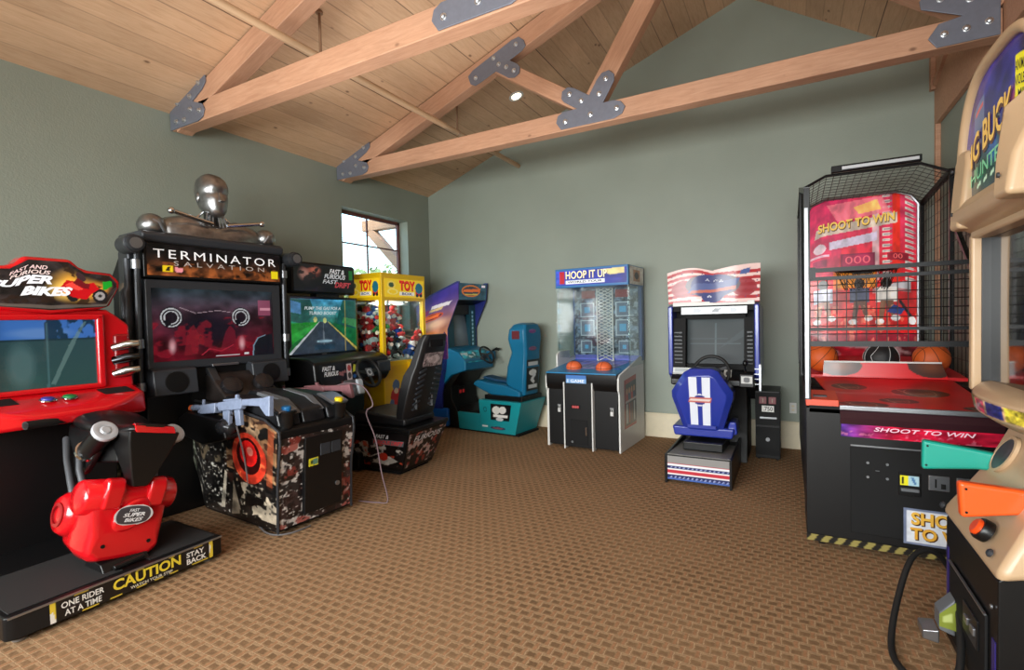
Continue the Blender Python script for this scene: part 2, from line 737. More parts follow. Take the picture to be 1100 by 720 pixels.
def panel(name, art, fmap, m, parent, texts=(), lift=0.002, thick=0.0, world=False):
    """printed sheet: the painted grid laid on fmap(u,v), lettering on top as solid-colour faces.
    texts: (string, u0, v0, u1, v1, rgb[, bold, shear[, rot]])"""
    nu, nv = art.nu, art.nv
    vs = [fmap(i / (nu - 1), j / (nv - 1)) for j in range(nv) for i in range(nu)]
    col = srgb2lin(art.a).reshape(-1, 3)
    fs = [(j * nu + i, j * nu + i + 1, (j + 1) * nu + i + 1, (j + 1) * nu + i) for j in range(nv - 1) for i in range(nu - 1)]
    cols = [col]
    eps = 1e-3
    nl = 0
    for t in texts:
        st, u0, v0, u1, v1, rgb = t[:6]
        bold = t[6] if len(t) > 6 else 0.012
        shear = t[7] if len(t) > 7 else 0.0
        tv, tf = text_faces(st, bold, shear, t[9] if len(t) > 9 else 1.0)
        nl += 1
        o = len(vs)
        for x, y in tv:
            uu, vv = u0 + (u1 - u0) * x, v0 + (v1 - v0) * y
            if len(t) > 8:      # rising baseline
                vv += t[8] * x
            p = fmap(uu, vv)
            n = (fmap(uu + eps, vv) - p).cross(fmap(uu, vv + eps) - p).normalized()
            vs.append(p + n * (lift + 0.0006 * nl))
        fs += [[i + o for i in f] for f in tf]
        cols.append(np.tile(srgb2lin(np.array(rgb, float)), (len(tv), 1)))
    off = ROOTLOC(parent) if (world and parent is not None) else Vector((0, 0, 0))
    me = bpy.data.meshes.new(name)
    me.from_pydata([v - off for v in vs], [], fs)
    me.materials.append(m)
    at = me.color_attributes.new('print', 'FLOAT_COLOR', 'POINT')
    c4 = np.ones((len(vs), 4), np.float32)
    c4[:, :3] = np.concatenate(cols)
    at.data.foreach_set('color', c4.ravel())
    me.update()
    o = bpy.data.objects.new(name, me)
    COL.objects.link(o)
    if parent is not None:
        o.parent = parent
    if thick:
        so = o.modifiers.new('sheet', 'SOLIDIFY')
        so.thickness = thick
        so.offset = -1
    return o


# ------------------------------------------------------------------ shared materials
M = {}
M['wall'] = wall_mat()
M['carpet'] = carpet_mat()
M['boards'] = wood_mat('pine_ceiling_boards', (203, 166, 132), (184, 145, 111), (214, 180, 147), 'Y', 0.1905)
M['timber'] = wood_mat('fir_beam_timber', (180, 136, 107), (160, 114, 87), (196, 154, 126), 'X', None, 1.0)
M['plate'] = mat('grey_gusset_steel', (112, 116, 128), 0.45, 0.35, var=0.06, vscale=30)
M['bolt'] = mat('zinc_bolt', (196, 198, 200), 0.3, 0.9)
M['cream'] = mat('cream_trim_paint', (218, 206, 178), 0.45, var=0.03)
M['black'] = mat('black_laminate', (12, 12, 13), 0.42, var=0.08, vscale=8, spec=.35)
M['blackp'] = mat('black_plastic', (14, 14, 15), 0.34, spec=.4)
M['blackm'] = mat('black_matte', (10, 10, 11), 0.7, spec=.3)
M['rubber'] = mat('black_rubber', (14, 14, 14), 0.6)
M['chrome'] = mat('chrome', (205, 208, 210), 0.14, 1.0)
M['steel'] = mat('brushed_steel', (160, 163, 168), 0.32, 0.9)
M['grey'] = mat('grey_plastic', (95, 98, 102), 0.4)
M['dgrey'] = mat('dark_grey_bezel', (46, 49, 54), 0.45)
M['white'] = mat('white_laminate', (214, 214, 210), 0.4)
M['pipe'] = mat('painted_pipe', (196, 164, 130), 0.45)
M['print'] = attr_mat('printed_vinyl', 0.3, coat=0.15)
M['lit'] = attr_mat('backlit_print', 0.25, 0.35, coat=0.2)
M['screen'] = attr_mat('lit_screen', 0.12, 0.62, coat=0.5, base=0.25)
M['dimscreen'] = attr_mat('dim_screen', 0.08, 0.0, coat=0.8)
M['glass'] = glass_mat('clear_glass')
M['acryl'] = glass_mat('clear_acrylic', (244, 249, 249), 0.22, 0.06)

# ------------------------------------------------------------------ room shell
XL, XR, YB, YF = -5.114, 1.345, 6.59, -2.6
ZW = 3.58
SL = 0.362


def roofz(x):
    return ZW + SL * (x - XL)


XP = -0.45
ZP = roofz(XP)
SR = 0.66
ZR = ZP - SR * (XR - XP)

struct('floor', MB().box(XL - 0.2, XR + 0.2, YF - 0.2, YB + 0.2, -0.1, 0.0), M['carpet'], smooth=0)
# left wall with the window opening
wy0, wy1, wz0, wz1 = 4.76, 6.06, 1.45, 3.10
w = MB()
T = 0.2
w.box(XL - T, XL, YF - T, wy0, 0, ZW)
w.box(XL - T, XL, wy1, YB + T, 0, ZW)
w.box(XL - T, XL, wy0, wy1, 0, wz0)
w.box(XL - T, XL, wy0, wy1, wz1, ZW)
struct('wall_left', w, M['wall'], smooth=0)
struct('wall_back', MB().prism([(XL, 0), (XR, 0), (XR, ZR), (XP, ZP), (XL, ZW)], 'y', YB, YB + T), M['wall'], smooth=0)
struct('wall_right', MB().box(XR, XR + T, YF - T, YB + T, 0, ZR), M['wall'], smooth=0)
struct('wall_front', MB().prism([(XL, 0), (XR, 0), (XR, ZR), (XP, ZP), (XL, ZW)], 'y', YF - T, YF), M['wall'], smooth=0)


def roof(name, xa, za, xb, zb):
    d = Vector((xb - xa, 0, zb - za))
    L = d.length
    mb = MB().box(0, L, YF - T, YB + T, 0.0, 0.08)
    o = struct(name, mb, M['boards'], smooth=0)
    o.location = (xa, 0, za)
    o.rotation_euler = (0, -math.atan2(d.z, d.x), 0)
    return o


roof('ceiling_left', XL - 0.19, roofz(XL - 0.19), XP, ZP)
roof('ceiling_right', XP, ZP, XR + 0.19, ZP - SR * (XR + 0.19 - XP))
struct('baseboard_back', MB().box(XL, XR, YB - 0.022, YB, 0, 0.29).box(XL, XR, YB - 0.03, YB, 0.29, 0.315), M['cream'], bevel=0.006)
struct('baseboard_left', MB().box(XL, XL + 0.022, YF, YB, 0, 0.29).box(XL, XL + 0.03, YF, YB, 0.29, 0.315), M['cream'], bevel=0.006)
struct('baseboard_right', MB().box(XR - 0.022, XR, YF, YB, 0, 0.315), M['cream'], bevel=0.006)
# timber against the right wall: wall-plate beam, post end and brace, corner board
b_ = struct('trim_1', MB().box(XR - 0.045, XR, YF, YB - 0.001, 3.42, 4.1), M['timber'], smooth=0, bevel=0.006)
struct('trim_2', MB().box(1.26, 1.30, YB - 0.07, YB, 3.76, 4.34), M['timber'], smooth=0, bevel=0.004)
struct('trim_3', MB().bar((1.29, YB - 0.10, 3.80), (1.29, 5.75, 4.05), 0.04, 0.05), M['timber'], smooth=0, bevel=0.004)
struct('trim_4', MB().box(XR - 0.045, XR, YB - 0.045, YB, 0.315, 3.42), M['timber'], smooth=0, bevel=0.004)

# window: reddish frame set at the back of the deep reveal, muntins, glass, sill
fr_m = mat('red_brown_window_frame', (108, 62, 58), 0.5)
wx = XL - 0.16
wf = MB()
e = 0.045
wf.box(wx - 0.04, wx, wy0, wy0 + e, wz0, wz1).box(wx - 0.04, wx, wy1 - e, wy1, wz0, wz1)
wf.box(wx - 0.04, wx, wy0, wy1, wz1 - e, wz1).box(wx - 0.04, wx, wy0, wy1, wz0, wz0 + e)
win = struct('window_1', wf, fr_m, smooth=0, bevel=0.004)
mu = MB().box(wx - 0.03, wx - 0.01, wy0 + e, wy1 - e, 2.655, 2.675).box(wx - 0.03, wx - 0.01, wy0 + e, wy1 - e, 2.05, 2.07)
mu.box(wx - 0.03, wx - 0.01, 5.375, 5.395, wz0 + e, wz1 - e)
mu.build('muntin_grid', fr_m, win, smooth=0)
MB().box(wx - 0.022, wx - 0.018, wy0 + e, wy1 - e, wz0 + e, wz1 - e).build('window_pane', M['glass'], win, smooth=0)
MB().box(wx, XL + 0.03, wy0 - 0.03, wy1 + 0.03, wz0 - 0.03, wz0).build('window_sill', M['cream'], win, bevel=0.005)

# made-up frames on the unseen front wall, set round the added daylight fill
w2 = MB()
for x in (-4.75, -2.88, -0.95, 0.95):
    w2.box(x - .05, x + .05, YF, YF + .06, .6, 3.2)
w2.box(-4.8, 1.0, YF, YF + .06, .55, .65).box(-4.8, 1.0, YF, YF + .06, 3.15, 3.25)
struct('fill_frame', w2, fr_m, smooth=0)

# outside the window: gravel, eave bracket, trees beyond
struct('ground_outside', MB().box(-70, XL - T - .02, -30, 40, -.3, -.12), mat('grey_gravel', (150, 146, 136), .9, var=.2, vscale=3), smooth=0)
br = thing('eave_bracket', 'timber eave bracket seen outside through the window', 'bracket', (-5.34, 6.35, 3.0))
MB().box(-.95, -.0, -.07, .07, .10, .28).build('outrigger', M['timber'], br, smooth=0, bevel=.01)
MB().bar((-.80, 0, .10), (-.08, 0, -.62), .13, .15).build('knee_brace', M['timber'], br, smooth=0, bevel=.01)
MB().box(-.10, -.0, -.08, .08, -1.2, .30).build('wall_post', M['timber'], br, smooth=0, bevel=.01)


def tree(x, y, h, label):
    t = thing('tree', label, 'tree', (x, y, -.12), 0, 'trees outside the window')
    rg = random.Random(int(h * 100))
    MB().tube([(0, 0, 0), (.1, 0, h * .4), (0, .1, h * .75)], [.22, .16, .07], 10).build('trunk', mat('bark', (92, 76, 62), .9), t)
    f = MB()
    for k in range(420):
        a, b, r = rg.uniform(0, 2 * PI), rg.gauss(0, .45), rg.uniform(.6, 1.0)
        c = Vector((math.cos(a) * math.cos(b) * r * h * .34, math.sin(a) * math.cos(b) * r * h * .34, h * .68 + math.sin(b) * r * h * .34))
        d = Vector((rg.uniform(-1, 1), rg.uniform(-1, 1), rg.uniform(-1, 1))).normalized() * .22
        e = d.orthogonal().normalized() * .16
        f.add([c - d, c + e, c + d, c - e], [(0, 1, 2, 3)])
    f.build('foliage', mat('olive_leaves', (92, 112, 78), .8), t, smooth=0, recalc=False)


tree(-25, 25.4, 5.75, 'round olive tree left of the others beyond the window')
tree(-27, 30.2, 6.4, 'taller round olive tree behind the eave bracket beyond the window')
tree(-25.5, 21.4, 5.6, 'small olive tree at the left edge of the window view')

# ------------------------------------------------------------------ roof trusses


def gusset(parent, pts, y, bolts):
    g = MB().prism(pts, 'y', y - 0.012, y).build('gusset_plate', M['plate'], parent, bevel=0.004, smooth=0)
    for x, z in bolts:
        MB().lathe([(0.024, 0), (0.024, 0.004), (0.017, 0.006), (0.014, 0.018), (0.006, 0.022)], (x, y - 0.012, z), (0, -1, 0), 12).build('bolt', M['bolt'], g)


def beam2d(name, parent, p, q, w, depth, y0, cut=None):
    """timber member in the truss plane whose grain follows its length"""
    p, q = Vector((p[0], 0, p[1])), Vector((q[0], 0, q[1]))
    d = q - p
    L = d.length
    mb = MB().box(0, L, 0, depth, -w / 2, w / 2)
    o = mb.build(name, M['timber'], parent, bevel=0.008, smooth=0)
    o.location = (p.x, y0, p.z)
    o.rotation_euler = (0, -math.atan2(d.z, d.x), 0)
    return o


def truss(y, label):
    t = thing('roof_truss', label, 'roof truss', (0, y, 0), 0, 'timber roof trusses')
    D = 0.14
    # members drawn at local y = 0 (front face) .. D
    beam2d('bottom_chord', t, (XL + 0.02, 3.505), (XR - 0.05, 3.515), 0.185, D, 0)
    ang = math.atan(SL)
    h = 0.20
    rx0, rx1 = XL + 0.06, XP - 0.02
    beam2d('rafter', t, (rx0, roofz(rx0) - h / 2 / math.cos(ang) - 0.012), (rx1, roofz(rx1) - h / 2 / math.cos(ang) - 0.012), h, D, 0)
    a2 = math.atan(SR)
    beam2d('rafter', t, (XP + 0.04, 4.92), (XR - 0.06, 3.62), 0.26, D, 0.001)
    beam2d('web', t, (-1.70, 3.60), (-2.76, 4.30), 0.15, D * 0.9, 0.006)
    beam2d('web', t, (-1.69, 3.58), (-0.75, 5.02), 0.19, D * 0.9, 0.008)
    f = -0.001
    # heel at the left wall
    gusset(t, [(XL + 0.012, 3.415), (-4.66, 3.415), (-4.58, 3.44), (-4.55, 3.50), (-4.58, 3.555), (-4.66, 3.582), (-4.73, 3.61), (-4.58, 3.68), (-4.52, 3.735), (-4.52, 3.79), (-4.57, 3.81), (-4.64, 3.80), (XL + 0.012, 3.625)],
           f, [(-4.62, 3.50), (-4.76, 3.54), (-4.86, 3.465), (-4.99, 3.475), (-4.62, 3.745), (-4.76, 3.655), (-4.83, 3.72), (-4.97, 3.64)])
    # rafter / web node
    gusset(t, [(-3.02, 4.13), (-2.96, 4.10), (-2.89, 4.12), (-2.70, 4.19), (-2.55, 4.085), (-2.48, 4.07), (-2.42, 4.10), (-2.41, 4.16), (-2.44, 4.20), (-2.53, 4.26), (-2.38, 4.32), (-2.34, 4.36), (-2.36, 4.42), (-2.42, 4.47), (-2.5, 4.46), (-2.99, 4.27), (-3.05, 4.22)],
           f, [(-2.95, 4.18), (-2.45, 4.40), (-2.72, 4.33), (-2.66, 4.25), (-2.57, 4.20), (-2.48, 4.14)])
    # four-way node on the chord
    gusset(t, [(-2.02, 3.505), (-1.97, 3.43), (-1.43, 3.43), (-1.35, 3.46), (-1.32, 3.52), (-1.36, 3.575), (-1.43, 3.60), (-1.53, 3.60), (-1.42, 3.78), (-1.42, 3.84), (-1.47, 3.89), (-1.54, 3.88), (-1.59, 3.83), (-1.67, 3.70), (-1.83, 3.81), (-1.89, 3.83), (-1.95, 3.80), (-1.96, 3.73), (-1.93, 3.69), (-1.80, 3.60), (-1.94, 3.60), (-2.0, 3.57)],
           f, [(-1.92, 3.50), (-1.66, 3.515), (-1.40, 3.52), (-1.87, 3.755), (-1.75, 3.665), (-1.50, 3.815), (-1.57, 3.69)])
    # heel at the right wall
    gusset(t, [(0.89, 3.50), (0.94, 3.425), (1.28, 3.425), (1.28, 3.90), (1.02, 3.90), (0.90, 3.86), (0.84, 3.78), (0.85, 3.72), (1.08, 3.61), (0.95, 3.59)],
           f, [(0.98, 3.51), (1.10, 3.515), (1.22, 3.53), (0.96, 3.76), (1.12, 3.71), (1.18, 3.84)])
    return t


t1 = truss(2.70, 'timber roof truss nearest the viewer, over the red motorcycle game')
t2 = truss(4.70, 'second timber roof truss, in front of the back gable wall')

# sprinkler pipe on its hangers, downlight
sp = thing('sprinkler_pipe', 'thin tan sprinkler pipe running under the pine ceiling boards', 'pipe', (-3.44, 6.58, 3.80))
MB().tube([(0, 0, 0), (0, -9.1, 0)], 0.031, 12).build('pipe', M['pipe'], sp)
for hy in (-1.55, -3.55, -5.2, -7.2):
    hm = MB().tube([(0, hy, 0.02), (0, hy, roofz(-3.44) - 3.80 - 0.005)], 0.012, 8)
    hm.tube([(0.034 * math.cos(a), hy, 0.034 * math.sin(a)) for a in [2 * PI * i / 14 for i in range(14)]], 0.006, 6, closed=True)
    hm.disc((0, hy, roofz(-3.44) - 3.80 - 0.02), (0, 0, 1), 0.03, 0.015)
    hm.build('hanger', mat('tan_rod', (140, 108, 82), .5), sp)


def downlight(x, y, label):
    z = roofz(x)
    t = thing('downlight', label, 'ceiling light', (x, y, z), 0, 'recessed ceiling downlights')
    n = Vector((SL, 0, -1)).normalized()
    MB().lathe([(0.062, 0.0), (0.095, 0.0), (0.095, 0.006), (0.072, 0.012), (0.062, 0.004)], (0, 0, 0), n, 24).build('trim_ring', M['white'], t)
    MB().disc((0, 0, 0) + n * 0.001 if False else Vector(n) * 0.001, n, 0.064, 0.003, 24).build('lens', mat('lamp_glow', (255, 240, 215), 0.4, emit=6.0), t)
    return t


downlight(-2.97, 5.66, 'small round white recessed downlight in the sloped pine ceiling')

# wall outlet low on the back wall
wo = thing('wall_outlet', 'small white wall plate just above the baseboard of the back wall', 'outlet', (0.035, YB, 0.47))
MB().box(-0.035, 0.035, -0.008, 0, -0.06, 0.06).build('cover_plate', M['white'], wo, bevel=0.003)
for dz in (-0.022, 0.022):
    MB().box(-0.014, 0.014, -0.0095, -0.0075, dz - 0.012, dz + 0.012).build('socket', M['cream'], wo)


# ================================================================== basketball shooting cabinet with clear hood (back wall, left of centre)


def hood_game():
    hw = 0.47
    t = thing('ball_toss_arcade_machine', 'white and black ball toss arcade machine with a clear hood and a blue top sign', 'arcade machine', (-2.14, 5.95, 0), -3)
    yf, yb = -0.34, 0.56
    # side panels
    for sx in (-1, 1):
        x0, x1 = sorted((sx * hw, sx * (hw - 0.022)))
        pr = [(yf, 0.0), (yb, 0.0), (yb, 1.02), (yb - 0.1, 1.06), (yf + 0.02, 0.90), (yf - 0.03, 0.86), (yf - 0.03, 0.72), (yf, 0.68)]
        MB().prism(pr, 'x', x0, x1).build('side_panel', M['white'], t, bevel=0.004)
    # poster on the right side
    a = Art(40, 70, (190, 186, 186)).rect(0, 0, 1, 1, (60, 50, 62)).noise(0.5, 5, 8, 3)
    a.rect(0, 0, .1, 1, (150, 32, 38)).rect(.1, .52, 1, .56, (190, 170, 170)).rect(.1, .9, 1, 1, (170, 60, 60))
    for i, u in enumerate((.22, .42, .62, .82)):
        a.ell(u, .74, .07, .07, (190, 130, 96)).rect(u - .08, .56, u + .08, .69, ((190, 40, 44), (40, 44, 90))[i % 2])
        a.rect(u - .05, .1, u + .06, .48, ((200, 196, 196), (170, 40, 44), (120, 40, 44), (210, 206, 206))[i])
    a.rect(.1, 0, 1, .05, (170, 40, 50))
    panel('side_poster', a, corners((hw + .002, -0.20, 0.25), (hw + .002, 0.23, 0.25), (hw + .002, 0.23, 0.86), (hw + .002, -0.20, 0.82)), M['print'], t)
    # carcass and doors
    MB().box(-hw + .022, hw - .022, yf + .03, yb, 0.02, 0.86).build('carcass', M['black'], t)
    cx = -0.02
    for nm, xa, xb, y in (('door', -hw + .03, cx - .20, yf), ('door', cx - .185, cx + .165, yf - .05), ('door', cx + .18, hw - .03, yf)):
        d = MB().box(xa, xb, y, yf + .05, 0.03, 0.80).build(nm, M['black'], t, bevel=0.004)
        if y == yf:
            lx = xb - .07 if xa < 0 else xb - .06
            MB().box(lx - .018, lx + .018, y - .03, y - .008, 0.43, 0.475).tube([(lx - .011, y - .019, .475), (lx - .011, y - .019, .50), (lx, y - .019, .51), (lx + .011, y - .019, .50), (lx + .011, y - .019, .475)], .004, 8).build('padlock', mat('bright_nickel', (206, 206, 204), .4, .3), d, bevel=.003)
            MB().box(lx - .03, lx + .012, y - .008, y, .50, .52).build('hasp', M['steel'], d)
        else:
            MB().box(cx - .10, cx + .02, y - .006, y, .485, .535).build('bezel', M['blackm'], d)
            panel('digit_display', Art(8, 4, (60, 12, 16)), corners((cx - .09, y - .007, .492), (cx + .01, y - .007, .492), (cx + .01, y - .007, .528), (cx - .09, y - .007, .528)), M['lit'], d, [('888', .08, .1, .92, .9, (190, 90, 90))])
            MB().box(cx - .11, cx + .11, y - .005, y, .06, .36).build('cash_door', M['blackm'], d, bevel=.003)
            MB().box(cx + .085, cx + .105, y - .02, y, .18, .28).build('handle', M['chrome'], d, bevel=.004)
            MB().disc((cx - .09, y, .09), (0, -1, 0), .014, .008).build('lock', M['steel'], d)
    e = MB()
    for x, y in ((-hw + .022, yf - .004), (cx - .19, yf - .056), (cx + .17, yf - .056)):
        e.box(x - .008, x + .008, y, yf + .04, 0.0, .80)
    e.build('edge_strip', M['white'], t, bevel=.003)
    # rounded front lip, blue deck with the two balls
    MB().prism([(yf - .04, .90), (yf - .045, .80), (yf - .03, .74), (yf + .02, .68), (yf + .10, .68), (yf + .10, .90)], 'x', -hw + .02, hw - .024).build('front_lip', M['blackp'], t, bevel=.006)
    blue = mat('sky_blue_laminate', (40, 128, 178), .35)
    MB().prism([(yf - .05, .90), (yf - .05, .915), (yb - .10, 1.0), (yb - .10, .97)], 'x', -hw + .02, hw - .024).build('deck', blue, t, bevel=.003)
    ma = Art(50, 40, (120, 120, 190)).noise(.25, 5, 5, 4)
    for i in range(6):
        ma.line([(i / 6, 0), (i / 6 + .2, 1)], .012, (200, 190, 220))
    ma.ell(.5, .35, .28, .3, (190, 150, 190), ring=.85)

    def dz(y):
        return .918 + (y - yf + .05) * (.085 / .85)
    panel('deck_graphic', ma, corners((-.30, -.16, dz(-.16)), (.30, -.16, dz(-.16)), (.36, .40, dz(.40)), (-.36, .40, dz(.40))), M['print'], t)
    for bx in (-.19, .20):
        b = MB().ell((bx, -.13, .955), (.10, .10, .078), 20, 12).build('ball', mat('orange_basketball_rubber', (226, 104, 56), .5, bump=.4, bscale=500), t)
        s = MB()
        for pl in range(3):
            pts = []
            for k in range(25):
                an = 2 * PI * k / 24
                c_, s_ = math.cos(an) * .1005, math.sin(an)
                pts.append([(bx + c_, -.13, .955 + .0785 * s_), (bx, -.13 + c_, .955 + .0785 * s_), (bx + c_, -.13 + .1005 * s_, .955)][pl])
            s.tube(pts[:-1], .0022, 5, closed=True)
        s.build('seam', M['blackm'], b)
    sg = panel('price_sign', Art(30, 16, (120, 165, 215)).rect(0, .55, 1, 1, (70, 120, 190)), corners((cx - .16, yf - .052, .79), (cx + .10, yf - .052, .79), (cx + .10, yf - .052, .885), (cx - .16, yf - .052, .885)), M['print'], t,
               [('1 GAME', .08, .1, .9, .48, (245, 248, 255))], thick=.004)
    MB().box(hw - .16, hw - .07, -.12, -.08, .93, .95).build('start_button', mat('deep_blue_plastic', (24, 60, 140), .3), t, bevel=.004)
    # clear hood: rear graphic wall with boxed targets, white lattice in the middle, acrylic on three sides
    bw = hw - .03
    g = Art(120, 150, (82, 98, 116)).noise(.5, 14, 18, 9)
    g.noise(0, 22, 26, 11, (150, 165, 175), .56, .8)
    g.noise(0, 16, 20, 12, (38, 48, 66), .60, .9)
    for (u0, v0, u1, v1) in ((.10, .10, .28, .27), (.10, .34, .32, .56), (.10, .60, .32, .80), (.70, .10, .88, .27), (.66, .34, .88, .56), (.66, .60, .88, .80)):
        for k, c in ((0, (190, 205, 214)), (.014, (70, 84, 108))):
            g.rect(u0 + k, v0 + k, u1 - k, v1 - k, c, 1 if k == 0 else .75)
        g.rect(u0 + .06, v0 + .06, u1 - .06, v1 - .06, (90, 170, 214))
    g.rect(.12, .86, .34, .97, (128, 34, 38)).rect(.66, .86, .88, .97, (140, 40, 42))
    g.rect(0, 0, 1, .07, (96, 104, 190))
    for v in (.30, .58, .84):
        g.rect(0, v, 1, v + .012, (40, 50, 70))
    panel('target_backdrop', g, corners((-bw, yb - .10, 1.0), (bw, yb - .10, 1.0), (bw, yb - .10, 1.95), (-bw, yb - .10, 1.95)), M['print'], t)
    la = MB()
    n = 22
    for i in range(n):
        z0 = .99 + .95 * i / n
        for a0, a1 in ((-.085, .02), (.02, -.085), (.02, .125), (.125, .02)):
            pass
        la.bar((-.10, yb - .14, z0), (.12, yb - .14, z0 + .10), .009, .009).bar((.12, yb - .14, z0), (-.10, yb - .14, z0 + .10), .009, .009)
    la.box(-.105, -.09, yb - .15, yb - .13, .99, 2.0).box(.11, .125, yb - .15, yb - .13, .99, 2.0)
    la.build('net_lattice', M['white'], t)
    for sx in (-1, 1):
        MB().box(sx * hw - .006, sx * hw + .006, .02, yb, .96, 1.95).build('hood_side', M['acryl'], t)
    MB().box(-hw, hw, .012, .022, 1.06, 1.95).build('hood_front', M['acryl'], t)
    MB().box(-hw - .004, hw + .004, yb - .07, yb + .02, 1.0, 1.95).build('rear_post', mat('royal_blue_laminate', (38, 78, 140), .4), t, bevel=.004)
    MB().box(-hw - .012, -hw + .008, .0, .03, 1.15, 1.95).build('corner_trim', M['acryl'], t)
    MB().box(hw - .008, hw + .012, .0, .03, 1.02, 1.95).build('corner_trim', M['acryl'], t)
    MB().prism([(yf + .28, .95), (yf + .28, 1.10), (yf + .36, 1.14), (.30, 1.14), (.30, .95)], 'x', -hw - .004, -hw + .018).build('corner_guard', M['white'], t, bevel=.005)
    # marquee
    mq = MB().box(-hw - .01, hw + .01, -.02, yb + .02, 1.945, 2.185).build('marquee_box', mat('marquee_blue', (44, 112, 172), .35), t, bevel=.005)
    m = Art(110, 30, (52, 66, 172)).grad((58, 78, 190), (40, 44, 132), 'u')
    m.poly([(.62, .95), (.78, .55), (.97, .62), (.97, .98)], (208, 190, 130)).noise(.12, 9, 4, 2)
    m.ell(.82, .72, .16, .2, (232, 214, 150), .7, soft=.6)
    m.rect(.05, .12, .12, .95, (176, 32, 44))
    m.rect(.14, .10, .70, .32, (232, 236, 240))
    panel('marquee_sign', m, corners((-hw + .005, -.023, 1.975), (hw - .005, -.023, 1.975), (hw - .005, -.023, 2.16), (-hw + .005, -.023, 2.16)), M['lit'], mq,
          [('HOOP IT UP', .15, .40, .74, .93, (20, 22, 60), .03), ('HOOP IT UP', .145, .42, .735, .95, (250, 234, 190), .02), ('WORLD TOUR', .17, .14, .67, .28, (20, 24, 60), .02)])
    si = Art(30, 26, (222, 216, 208)).rect(.25, .2, .75, .8, (190, 140, 110)).ell(.5, .5, .16, .2, (60, 50, 60)).noise(.15, 4, 4, 6)
    panel('marquee_side', si, corners((hw + .012, .03, 1.955), (hw + .012, yb, 1.955), (hw + .012, yb, 2.175), (hw + .012, .03, 2.175)), M['print'], mq)
    return t


hood_game()

# ================================================================== blue stock-car racing game with the striped flag topper


